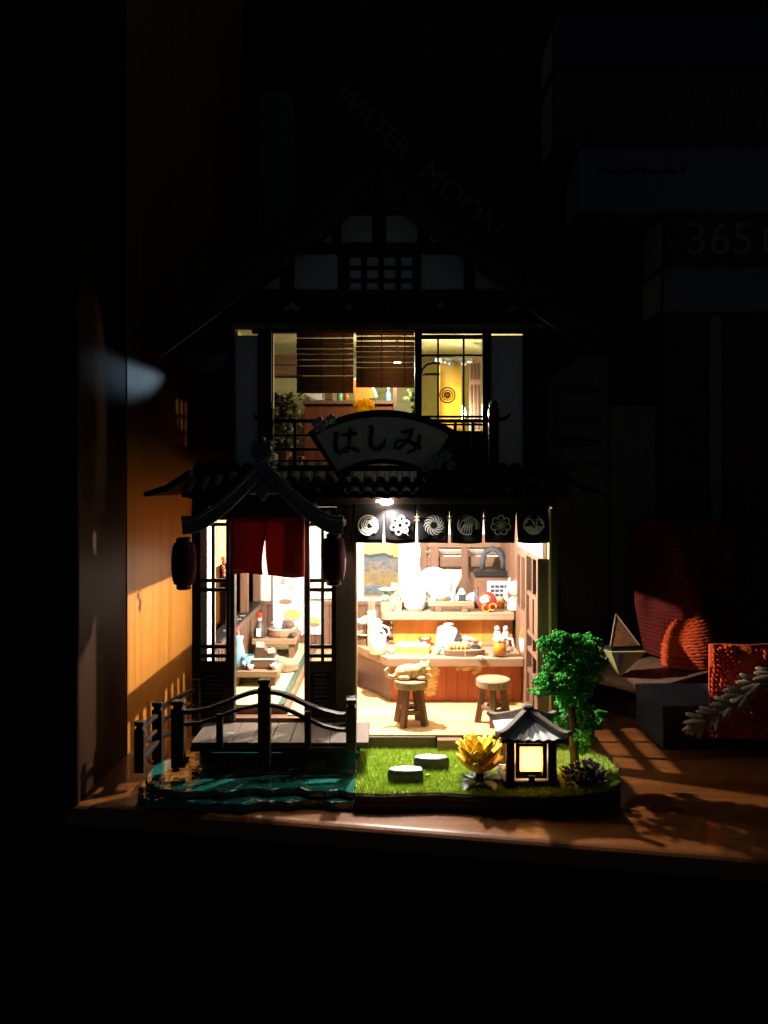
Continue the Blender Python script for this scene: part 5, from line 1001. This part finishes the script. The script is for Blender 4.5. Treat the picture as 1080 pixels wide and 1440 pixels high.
wq = (PX(560,13.9)-PX(512,13.9))/2; hq = PZ(765,13.9)-PZ(838,13.9)
MB().box(-wq,wq,-0.05,0,0,hq).build('print', M_PAINT, pa); MB().box(wq-0.3,wq,-0.06,-0.05,hq*0.75,hq).build('ochre_seal', mat('ochre print', (0.55,0.25,0.08), 0.7), pa)
MB().box(-wq-0.05,wq+0.05,-0.08,0.0,-0.05,0.0).box(-wq-0.05,wq+0.05,-0.08,0.0,hq,hq+0.05).box(-wq-0.05,-wq,-0.08,0,0,hq).box(wq,wq+0.05,-0.08,0,0,hq).build('frame', M_EDGE, pa)

# ================================================================== DINING ROOM
TZ = 2.42
def table(x0, x1, y0, y1, zt, label):
    t = thing('low_table', label, 'table', ((x0+x1)/2,(y0+y1)/2,TZ), group='low tables on the tatami'); a, b, h_ = (x1-x0)/2, (y1-y0)/2, zt-TZ
    MB().box(-a,a,-b,b,h_-0.3,h_).build('top', M_COUNTER, t, bevel=0.03)
    for sx in (-1,1): MB().box(sx*(a-0.3)-0.14,sx*(a-0.3)+0.14,-b+0.2,b-0.2,0,h_-0.3).build('leg', M_BROWN, t, bevel=0.02)
    MB().box(-a+0.4,a-0.4,-0.1,0.1,0.08,0.24).build('stretcher', M_BROWNX, t, bevel=0.02)
    for x_ in (-a+0.35,a-0.45): MB().box(x_-0.09,x_+0.09,-b+0.14,-b+0.22,h_,h_+0.006).build('peg', M_DARK, t)
    return t
A0, A1 = PX(322,3.6), PX(391,3.6); table(A0,A1,3.6,5.9,PZ(944,3.6),'low wooden table near the entrance with blue vase'); AZ = PZ(944,3.6)
B0, B1 = PX(354,9.6), PX(416,9.6); BZ = PZ(899,9.6); table(B0,B1,9.6,12.4,BZ,'low wooden table at the back with soy sauce bottle')
def ong(px, py, z): return on(px, py, z)
p = on(335,940,AZ); t = thing('blue_vase', 'tall sky blue vase on the table near the entrance', 'vase', (PX(334,4.4),4.4,AZ)); MB().lathe([(0.34,0),(0.4,0.1),(0.42,0.5),(0.3,1.0),(0.24,1.3),(0.30,1.5),(0.24,1.5),(0.2,1.3)],(0,0,0),20).build('body', M_BLUE, t, smooth=True); MB().lathe([(0.26,1.49),(0.31,1.53),(0.25,1.55)],(0,0,0),20).build('rim', M_BLUE, t, smooth=True)
t = thing('blue_cup', 'small sky blue cup right of the blue vase', 'cup', (PX(348,4.3),4.3,AZ)); MB().lathe([(0.18,0),(0.26,0.12),(0.34,0.62),(0.29,0.62),(0.2,0.15)],(0,0,0),18).build('body', M_BLUE, t, smooth=True); MB().tube([(-0.26,-0.1,0.2),(-0.42,-0.15,0.35),(-0.32,-0.1,0.55)],0.05,6).build('handle', M_BLUE, t, smooth=True)
t = thing('tiny_cat_ornament', 'tiny white and black ornament in front of the blue vase', 'ornament', (PX(343,3.9),3.9,AZ)); MB().ball((0,0,0.14),(0.13,0.1,0.14),10,8).build('body', M_FISH, t, smooth=True); MB().ball((0,-0.03,0.34),(0.12,0.1,0.11),10,8).build('head', M_CERAM, t, smooth=True)
t = thing('white_pebble_cup', 'tiny white cup beside the blue cup', 'cup', (PX(352,3.9),3.9,AZ)); MB().lathe([(0.09,0),(0.14,0.1),(0.15,0.24),(0.11,0.22)],(0,0,0),12).build('body', M_CERAM, t, smooth=True); MB().lathe([(0.1,0.18),(0.1,0.2)],(0,0,0),10).build('tea', M_GREENG, t)
t = thing('wooden_block_dish', 'brown block dish with pale green top on the front table', 'dish', (PX(373,4.5),4.5,AZ)); MB().box(-0.6,0.6,-0.45,0.45,0,0.42).build('block', M_BROWNX, t, bevel=0.08, seg=3); MB().box(-0.6,0.6,-0.46,0.46,0.42,0.5).build('green_top', mat('pale green mat', (0.42,0.50,0.36), 0.7), t, bevel=0.02)
t = thing('sauce_house_box', 'little brown house shaped sauce box with white roof labels', 'box', (PX(373,4.5)+0.03,4.5,AZ+0.5))
MB().xz([(-0.5,0),(0.5,0),(0.5,0.3),(0.25,0.45),(0.1,0.3),(-0.15,0.75),(-0.42,0.62),(-0.5,0.3)],-0.3,0.3).build('body', M_BROWN, t, bevel=0.03); MB().bar((-0.42,-0.31,0.68),(-0.05,-0.31,0.66),0.03,0.28).build('roof_label', M_PAPER, t); MB().bar((0.14,-0.31,0.36),(0.48,-0.31,0.38),0.03,0.24).build('roof_label', M_PAPER, t)
t = thing('soy_sauce_bottle', 'dark soy sauce bottle with red cap on the back table', 'bottle', (PX(365,10.2),10.2,BZ))
MB().lathe([(0.3,0),(0.34,0.06),(0.33,0.4),(0.22,0.7),(0.12,0.9),(0.12,1.0)],(0,0,0),18).build('glass', M_FISH, t, smooth=True); MB().lathe([(0.13,0.98),(0.13,1.1),(0.1,1.12)],(0,0,0),14).build('collar', M_CERAM, t); MB().lathe([(0.15,1.12),(0.15,1.34),(0.11,1.38)],(0,0,0),14).build('cap', M_REDP, t); MB().box(-0.12,0.12,-0.35,-0.30,0.1,0.55).build('label_paper', M_PAPER, t)
t = thing('sushi_tub', 'round wooden tub with dark fish on the back table', 'tub', (PX(397,10.6),10.8,BZ))
MB().lathe([(0.85,0),(0.9,0.1),(0.9,0.42),(0.82,0.42),(0.8,0.3)],(0,0,0),28).build('tub', M_COUNTER, t, smooth=False); MB().lathe([(0.8,0.34),(0.8,0.38)],(0,0,0),24).build('rice_bed', M_CERAM, t)
MB().ball((-0.3,-0.1,0.62),(0.42,0.3,0.3),14,10).build('fish_head', M_STEEL, t, smooth=True); MB().ball((0.1,-0.1,0.6),(0.12,0.3,0.32),12,8).build('fish_slice', M_FISH, t, smooth=True); MB().ball((0.36,0,0.6),(0.3,0.3,0.26),12,8).build('fish_slice', M_BROWN, t, smooth=True); MB().ball((-0.56,-0.34,0.68),(0.05,0.03,0.05),8,5).build('fish_eye', M_INK, t)
t = thing('round_floor_seat', 'round wooden floor seat between the two low tables', 'seat', (PX(402,6.6),6.9,TZ)); MB().lathe([(0.55,0),(0.62,0.1),(0.62,0.4),(0.55,0.45)],(0,0,0),22).build('drum', M_COUNTER, t); MB().lathe([(0.5,0.45),(0.5,0.5)],(0,0,0),22).build('cushion', M_EDGE, t)
t = thing('red_streak', 'added red umbrella leaning on the slatted wall', 'streak', (PX(338,6.2),6.2,TZ)); MB().tube([(0,0,0),(-0.1,0.05,1.5),(-0.16,0.08,2.6)],[0.05,0.13,0.05],8).build('streak_tube', M_REDL, t, smooth=True); MB().tube([(-0.16,0.08,2.6),(-0.2,0.1,3.0)],0.04,6).build('handle', M_BROWN, t)  # added red shape for the lit wall showing between the slats
# posters on the back wall
def poster(px0, px1, py0, py1, label, kind):
    YP = 13.78; x0, x1, z0, z1 = PX(px0,YP), PX(px1,YP), PZ(py1,YP), PZ(py0,YP); t = thing('menu_poster', label, 'poster', ((x0+x1)/2,YP,z0), group='menu posters on the back wall'); w_ = (x1-x0)/2; h_ = z1-z0
    MB().box(-w_,w_,-0.03,0,0,h_).build('sheet', M_PAPER, t)
    def disc(cx_, cz_, rx, rz_, m, y=-0.035, nm='printed_bowl'): MB().lathe([(rx,0.0),(rx,0.006)],(0,0,0),22,'y').build(nm, m, t, loc=(cx_,y,cz_)).scale = (1,1,rz_/rx)
    if kind == 0:
        text('東', 0.5, M_REDP, t, 'red_character', (-0.3,-0.035,h_-0.58)); text('京', 0.5, M_REDP, t, 'red_character', (0.2,-0.035,h_-0.98))
        text('餐廳', 0.28, M_GREY, t, 'grey_characters', (0.35,-0.035,h_-0.38)); text('二', 0.2, M_GREY, t, 'grey_characters', (-0.75,-0.035,h_-0.6))
        disc(-0.15,h_-1.75,0.42,0.17,M_COUNTER); disc(0.28,h_-2.62,0.55,0.36,M_STEEL); disc(0.28,h_-2.5,0.52,0.29,mat('noodle print', (0.72,0.62,0.16), 0.7, var=0.3), -0.045,'printed_noodles'); disc(0.34,h_-2.44,0.24,0.15,M_EGG,-0.055,'printed_egg')
        m_ = MB(); [m_.box(-0.62+0.03*(k%2),-0.5,-0.036,-0.03,h_-2.2-k*0.12,h_-2.13-k*0.12) for k in range(7)]; m_.build('blue_lines', M_BLUE, t)
    elif kind == 1:
        disc(0.1,0.75,0.42,0.28,M_EGG); disc(0.1,0.6,0.36,0.12,M_COUNTER,-0.045); text('弓', 0.4, M_GREY, t, 'grey_characters', (0.1,-0.035,0.3)); text('丼', 0.35, M_GREY, t, 'grey_characters', (-0.1,-0.035,h_-0.4))
    else:
        disc(0,h_*0.7,0.5,0.4,M_GREY); disc(-0.1,h_*0.35,0.5,0.28,M_STEEL); text('魚', 0.5, M_GREY, t, 'grey_characters', (0.2,-0.035,h_-0.5)); disc(0.15,0.4,0.4,0.2,M_GREY)
poster(384,426,806,893,'white menu poster with red characters and a yellow noodle bowl',0)
poster(427,452,846,892,'small white poster with a yellow bowl seen through the right door',1)
poster(430,474,745,842,'grey printed fish poster seen through the upper right door lattice',2)


# ---- more small crockery, bottles and dishes
def dish(name, label, cat, loc, parts):
    t = thing(name, label, cat, loc)
    for nm, prof, m in parts: MB().lathe(prof,(0,0,0),16).build(nm, m, t, smooth=True)
    return t
BOWL = lambda r, h: [(r*0.45,0),(r*0.5,0.05),(r,h),(r*0.92,h),(r*0.4,h*0.35)]
def at(px, py, z): return on(px, py, z)
dish('soy_dish','small white soy dish in front of the beer mug','dish',at(676,927,CZ),[('dish',BOWL(0.24,0.12),M_CERAM),('soy',[(0.15,0.07),(0.15,0.09)],M_FISH)])
dish('tea_cup','small green tea cup between the dumpling tray and sushi board','cup',at(616,921,CZ),[('body',BOWL(0.2,0.34),M_GREENG),('tea',[(0.14,0.26),(0.14,0.28)],M_LIME)])
dish('sake_cup','tiny white sake cup beside the tall jug','cup',at(550,919,CZ),[('body',BOWL(0.17,0.26),M_CERAM),('sake',[(0.11,0.19),(0.11,0.2)],M_STEEL)])
dish('noodle_bowl','red lacquer bowl behind the dumpling tray','bowl',at(598,908,CZ),[('body',BOWL(0.36,0.42),M_REDL),('noodles',[(0.28,0.33),(0.22,0.42),(0.05,0.46)],M_EGG)])
dish('sauce_bottle','slim dark sauce bottle right of the rice ball tray','bottle',(PX(671,8.9),8.9,SZ),[('glass',[(0.16,0),(0.18,0.05),(0.18,0.6),(0.07,0.85),(0.07,1.1)],M_FISH),('cap',[(0.09,1.1),(0.09,1.22)],M_REDP)])
dish('spice_jar','small brown spice jar behind the red doll','jar',(PX(704,8.9),8.9,SZ),[('glass',[(0.2,0),(0.22,0.06),(0.22,0.4),(0.16,0.46)],M_BROWNG),('lid',[(0.18,0.46),(0.18,0.58)],M_GOLD)])
dish('stacked_bowl','blue and white bowl at the left end of the rice ball tray','bowl',(PX(600,8.6),8.9,SZ),[('body',BOWL(0.32,0.4),M_BLUE),('rim',[(0.31,0.38),(0.33,0.4),(0.3,0.41)],M_CERAM)])
dish('sake_flask','brown sake flask left of the big white jar','flask',(PX(568,8.6),8.7,SZ),[('body',[(0.2,0),(0.26,0.15),(0.24,0.55),(0.1,0.8),(0.13,1.0)],M_BROWN),('lip',[(0.14,1.0),(0.14,1.05)],M_CERAM)])
dish('kitchen_pot','steel pot on the rear kitchen floor line left of the stove','pot',(PX(668,11.2),11.2,SZ-0.3),[('body',[(0.4,0),(0.45,0.1),(0.45,0.7)],M_STEEL),('lid',[(0.46,0.7),(0.3,0.8),(0.06,0.86),(0.08,0.98)],M_STEEL)])
dish('rice_bowl','small white rice bowl at the right end of the front low table','bowl',(PX(386,4.0),4.0,AZ),[('body',BOWL(0.24,0.24),M_CERAM),('rice',[(0.18,0.2),(0.1,0.3),(0.02,0.33)],M_RICE)])
dish('table_cup','dark cup at the right end of the back low table','cup',(PX(412,9.9),9.9,BZ),[('body',BOWL(0.18,0.3),M_FISH),('tea',[(0.12,0.22),(0.12,0.24)],M_GREENG)])
CU = PZ(563,4.2)
for px_, m_a, m_b, lab in ((478,M_GREENG,M_GOLD,'green bottle on the upstairs counter behind the left blind edge'),(487,M_BROWNG,M_CERAM,'brown bottle on the upstairs counter beside the green one'),(546,M_BLUE,M_CERAM,'blue bottle at the right end of the upstairs counter'),(432,M_CERAM,M_REDP,'white bottle at the left end of the upstairs counter')):
    dish('upstairs_bottle',lab,'bottle',(PX(px_,4.8),4.8,CU),[('glass',[(0.13,0),(0.15,0.05),(0.15,0.36),(0.06,0.52),(0.06,0.62)],m_a),('cap',[(0.075,0.62),(0.075,0.7)],m_b)])
vn = thing('hanging_vine','green trailing vine beside the right bamboo blind','plant',(PX(586,1.8),1.8,PZ(585,1.8))); rr = random.Random(33); m_ = MB()
m_.tube([(0,0,0),(0.08,0,1.2),(-0.05,0,2.4),(0.03,0,3.3)],0.025,6); m_.build('stem', M_DKLEAF, vn)
for k in range(34):
    z = rr.uniform(0,3.2); a = rr.uniform(0,2*PI); o = MB().ball((0,0,0),(0.13,0.03,0.09),8,4,Matrix.Rotation(a,3,'Y')).build('leaf', M_VINE, vn, loc=(rr.uniform(-0.22,0.16),rr.uniform(-0.1,0.1),z), smooth=True)

# ================================================================== THINGS BESIDE AND BEHIND THE HOUSE
def book(name, label, x0, x1, y0, y1, z0, z1, cover, spine_text=None, tcol=None, size=1, tx=0.0, upright=False, roty=0, pages=True):
    cxx, czz = (x0+x1)/2, z0
    t = thing(name, label, 'book', (cxx,y0,czz)); a = (x1-x0)/2; h_ = z1-z0
    t.rotation_euler = (0,roty,0)
    n = 6; m_ = MB()
    if upright: m_.xy([(-a,0.5)]+[(a*math.sin(-PI/2+PI*k/n), 0.35*(1-math.cos(-PI/2+PI*k/n))) for k in range(n+1)]+[(a,0.5),(a,y1-y0),(a-0.12,y1-y0),(a-0.12,0.6),(-a+0.12,0.6),(-a+0.12,y1-y0),(-a,y1-y0)],0,h_)
    else: m_.yz([(0.5,0)]+[(0.35*(1-math.cos(-PI/2+PI*k/n)), h_/2+h_/2*math.sin(-PI/2+PI*k/n)) for k in range(n+1)]+[(0.5,h_),(y1-y0,h_),(y1-y0,h_-0.12),(0.6,h_-0.12),(0.6,0.12),(y1-y0,0.12),(y1-y0,0)],-a,a)
    m_.build('cover', cover, t)
    if upright: MB().box(-a+0.13,a-0.13,0.62,y1-y0-0.2,0.15,h_-0.15).build('pages', M_PAPER, t)
    else: MB().box(-a+0.15,a-0.15,0.62,y1-y0-0.2,0.13,h_-0.13).build('pages', M_PAPER, t)
    return t
c_navy = mat('navy cover', (0.03,0.035,0.11), 0.6); c_umb = mat('umber cover', (0.05,0.03,0.028), 0.6); c_pale = mat('pale blue cover', (0.12,0.15,0.20), 0.6); c_mar = mat('maroon cover', (0.055,0.025,0.03), 0.6)
c_grey = mat('grey white cover', (0.11,0.125,0.13), 0.6); c_blk = mat('black cover', (0.018,0.018,0.022), 0.6); c_tred = mat('dull red lettering', (0.12,0.06,0.055), 0.6); c_tgry = mat('grey lettering', (0.19,0.20,0.21), 0.6)
YB = 14.9; bx = lambda p: PX(p,YB); bz = lambda p: PZ(p,YB)
# upright books on the right
u1 = book('book', 'upright pale book with printed fish on its spine right of the house', bx(764), bx(858), YB, 19.6, 0, bz(500), c_grey, upright=True)
for k, (py, m2) in enumerate(((548,M_FISH),(592,M_STONED),(622,M_NAVY),(655,M_STONED))):
    z = bz(py); m_ = MB(); m_.ball((0,0,0),(1.35,0.05,0.32),16,8); m_.xz([(1.2,0),(1.75,0.4),(1.6,0),(1.75,-0.4)],-0.03,0.03); m_.xz([(-0.2,0.28),(0.4,0.25),(0.2,0.55)],-0.03,0.03)
    m_.build('printed_fish', m2, u1, loc=(-0.1,-0.04,z), smooth=True)
book('book', 'upright grey white book second to the right of the house', bx(862), bx(928), YB+0.3, 19.6, 0, bz(570), c_grey, upright=True)
book('book', 'upright black book between two pale ones on the right', bx(930), bx(1000), YB+0.2, 19.6, 0, bz(438), c_blk, upright=True)
book('book', 'thin upright pale blue book at the far right', bx(1002), bx(1022), YB+0.4, 19.6, 0, bz(442), c_pale, upright=True)
book('book', 'thick upright maroon book at the right picture edge', bx(1024), bx(1120), YB+0.1, 19.6, 0, bz(440), c_mar, upright=True)
# stack lying on top of them
zt = bz(437)
def lie(x0, z0p, z1p, cover, label): return book('book', label, bx(x0), bx(1130), YB-0.2, 19.6, bz(z0p), bz(z1p), cover)
s5 = lie(932,437.5,375,c_pale,'lowest pale book lying on the upright books')
s4 = lie(934,374,298,c_mar,'lying maroon book with 365 on its spine')
text('365', 2.9, c_tgry, s4, 'spine_number', (bx(1010)-(bx(934)+bx(1130))/2,-0.03,1.55)); text('I', 2.4, c_tgry, s4, 'spine_letter', (bx(1074)-(bx(934)+bx(1130))/2,-0.03,1.5))
s3 = lie(814,297,207,c_pale,'wide pale blue book lying above the maroon one')
m_ = MB(); q0 = (bx(814)+bx(1130))/2; [m_.box(bx(838+k*9)-q0,bx(838+k*9+5+3*(k%3))-q0,-0.035,-0.02,2.3,2.55+0.1*(k%2)) for k in range(14)]; m_.build('illegible_spine_print', c_blk, s3)
s2 = lie(778,206,94,c_umb,'thick umber book with two lines of dull red lettering')
xo = bx(936)-(bx(778)+bx(1130))/2
text('STEPHEN KING', 1.5, c_tred, s2, 'spine_lettering', (xo,-0.03,3.0), align='LEFT'); text('PETER STRAUB', 1.5, c_tred, s2, 'spine_lettering', (xo,-0.03,1.55), align='LEFT')
lie(778,93,22,c_navy,'navy book lying on top of the stack')
# white folder and leaning book behind the roof
book('folder', 'tall pale folder standing behind the left roof slope', bx(357), bx(413), 15.4, 19.6, 0, PZ(128,15.4), c_grey, upright=True)
wm = thing('leaning_book', 'black book leaning diagonally behind the roof with grey title lettering', 'book', (PX(574,15.3),15.3,PZ(222,15.3)))
wm.rotation_euler = (0, math.radians(41.5), 0)
MB().xz([(-11,-1.9),(11,-1.9),(11,1.9),(-11,1.9)],0.1,4.0).build('cover', c_blk, wm, bevel=0.15, seg=3); MB().box(-10.9,10.9,4.0,4.2,-1.7,1.7).build('pages', M_PAPER, wm)
text('WATER', 1.75, c_tgry, wm, 'title_lettering', (-3.2,0.095,0.25)); text('MOON', 2.0, c_tgry, wm, 'title_lettering', (4.3,0.095,0.15))

# knitted things and small crafts on the right
bxn = thing('dark_blue_box', 'dark blue cloth covered box lying on the shelf at the right', 'box', (17.5,1.75,0)); MB().box(-4.95,5,0,4.0,0,2.0).build('body', M_NAVY, bxn, bevel=0.06, seg=2); MB().box(-5.0,5.05,-0.04,4.04,1.45,2.06).build('lid', M_NAVY, bxn, bevel=0.05, seg=2)
bxb = thing('black_riser', 'low black box carrying the wooden tray at the right', 'box', (15.2,9.6,0), rz=0.66); MB().box(-3.9,4.6,-1.9,2.4,0,1.55).build('body', M_BLACK, bxb, bevel=0.05); MB().box(-3.95,4.65,-1.95,2.45,1.2,1.58).build('lid', M_BLACK, bxb, bevel=0.03)
tw = thing('wooden_tray', 'brown wooden tray set askew under the knitted doll', 'tray', (15.2,9.6,1.58), rz=0.66)
MB().box(-4.6,5.4,-2.3,2.6,0,0.3).build('board', M_BROWNX, tw, bevel=0.04); MB().box(-4.6,5.4,-2.3,-2.1,0.3,0.42).build('rim', M_BROWNX, tw, bevel=0.03); MB().box(-4.6,5.4,2.4,2.6,0.3,0.9).build('rim', M_BROWNX, tw, bevel=0.03)
# origami like patchwork pyramid
og = thing('patchwork_pyramid', 'small folded patchwork paper figure with pointed top beside the tree', 'figure', (PX(872,7.6),7.6,1.88), rz=0.3)
M_PY = mat('pale yellow paper', (0.46,0.40,0.18), 0.7, var=0.15); M_PO = mat('orange paper print', (0.32,0.12,0.05), 0.7, var=0.4); M_PB = mat('blue paper stripe', (0.14,0.22,0.42), 0.7)
MB().add([(0,0,0.05),(1.0,-0.9,1.5),(1.0,0.9,1.5),(-1.0,0.9,1.55),(-1.05,-0.8,1.6)],[(0,1,2),(0,2,3),(0,3,4),(0,4,1),(1,4,3,2)]).build('lower_cup', M_PY, og)
MB().add([(-0.35,-0.87,1.48),(-0.75,-0.88,1.54),(-0.3,-0.28,0.5),(-0.2,-0.26,0.4)],[(0,1,2,3)]).build('blue_stripe', M_PB, og, loc=(0,-0.04,0.0))
MB().add([(-1.0,-0.6,1.85),(0.9,-0.5,1.75),(0.8,0.6,1.8),(-0.2,0.1,3.4)],[(0,1,3),(1,2,3),(2,0,3),(0,2,1)]).build('pointed_top', M_PO, og)
MB().tube([(0.9,-0.5,1.75),(-0.2,0.1,3.42)],0.028,6).tube([(-1.0,-0.6,1.85),(-0.2,0.1,3.42)],0.022,6).build('white_seam', M_YARN, og); MB().box(-0.9,0.9,-0.6,0.6,1.55,1.8).build('dark_waist', M_BLACK, og)
# knitted doll: ribbed orange dome below a dark red hanging cloth
kd = thing('knitted_doll', 'orange red knitted doll with a dark hood sitting on the tray', 'doll', (PX(968,10.3),10.3,1.9))
for k in range(16):
    z = 0.1+2.55*k/15; r = 1.42*math.sqrt(max(0.06,1-(max(0,z-0.7)/2.25)**2)); path = [(r*math.cos(2*PI*j/40)*(1+0.03*math.sin(k*2.1+j)), r*0.9*math.sin(2*PI*j/40)-0.12*k/15, max(0.1,z+0.16*math.cos(2*PI*j/40+0.6)*min(1,z)+0.03*math.sin(j*2.3+k*1.7))) for j in range(41)]
    rad = [0.10+0.025*math.sin(j*2*PI*0.45+k) for j in range(41)]; MB().tube(path, rad, 6, False).build('yarn_row', M_KNIT, kd, smooth=True)
m_ = MB(); m_.ball((0,0,1.2),(1.3,1.15,1.5)); m_.build('filling', M_KNIT, kd, smooth=True)
def hood(u, v):
    z = 0.35+8.0*(1-v); lx = -3.0+0.35*math.sin(v*3.0)+1.5*max(0,v-0.62)**1.2*2.2; rx_ = 3.6-0.5*v; x_ = lx+(rx_-lx)*u
    fold = 0.62*math.sin(5.2*u+2.6*v+0.8*math.sin(4*v))+0.32*math.sin(13*u-4.5*v+1.0)+0.10*math.sin(25*u+7*v)
    return (x_, 1.1-1.0*math.sin(PI*u)*math.sin(PI*(0.2+0.75*v))+fold+0.035*math.sin(z*26+2*math.sin(6*u))+0.02*math.sin(x_*34), z-0.25*math.sin(PI*u))
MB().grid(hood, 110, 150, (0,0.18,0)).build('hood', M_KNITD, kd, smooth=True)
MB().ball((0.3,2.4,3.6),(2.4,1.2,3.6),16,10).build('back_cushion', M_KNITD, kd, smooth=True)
# knitted panel made of yarn columns
kp = thing('knitted_square', 'coral red knitted square hanging at the right picture edge', 'knitting', (16.4,1.05,0.75))
nx, nz = 13, 18
for i in range(nx):
    x_ = -1.75+i*0.33; m_ = MB()
    for j in range(nz):
        z = 0.1+j*0.23+0.12*math.sin(i*0.55)*(j/18); y_ = 0.16*math.sin(i*0.7+0.3*j)+0.06*math.sin(j*1.3+i*2.1)
        for sx in (-1,1): m_.ball((x_+sx*0.075,y_-0.02,z),(0.07,0.09,0.15),7,5,Matrix.Rotation(sx*0.5,3,'Y'))
    m_.build('stitch_column', M_KNIT, kp, smooth=True)
MB().grid(lambda u,v: (-1.95+4.4*u, 0.08+0.1*math.sin(u*12), 0.0+4.25*v),16,4,(0,0.12,0)).build('backing', M_KNIT, kp, smooth=True)
# braided cord
cd = thing('braided_cord', 'cream braided cord like a wheat ear across the coral knitting', 'cord', (PX(1000,0.2),0.2,PZ(1020,0.2)))
pts = [(990,1013),(1008,1003),(1028,990),(1048,974),(1066,960),(1090,948)]
for k, (px, py) in enumerate(pts):
    bx_, bz_ = PX(px,0.2)-PX(1000,0.2), PZ(py,0.2)-PZ(1020,0.2); 
    for j in range(6):
        a = math.radians(-22+j*19+6*math.sin(k*3+j)); L_ = 0.62-0.05*abs(j-2); c = Vector((bx_-L_*math.cos(a)*0.8, -0.10-0.10*math.sin(j*1.3+k), bz_-L_*math.sin(a)*0.8))
        m_ = MB(); m_.ball(c,(L_,0.15,0.135),12,8,Matrix.Rotation(-a,3,'Y')); m_.build('cord_loop', M_YARN, cd, smooth=True)
MB().tube([(PX(p_[0],0.2)-PX(1000,0.2),0.08,PZ(p_[1],0.2)-PZ(1020,0.2)) for p_ in pts],0.12,8).build('core', M_YARN, cd, smooth=True)
# added spot without a visible lamp, puts a cool glow on the cabinet wall
gw = bpy.data.lights.new('cool_glow_helper','SPOT'); gw.energy = 0.07; gw.color = (0.55,0.80,1.0); gw.spot_size = math.radians(10); gw.spot_blend = 1.0; gw.shadow_soft_size = 0.012
gwo = bpy.data.objects.new('cool_glow_helper', gw); COL.objects.link(gwo)
src = Vector((-8.9,10.4,18.6)); dst = Vector((-12.0,1.5,17.6)); gwo.location = src*S; gwo.rotation_euler = (dst-src).to_track_quat('-Z','Y').to_euler()
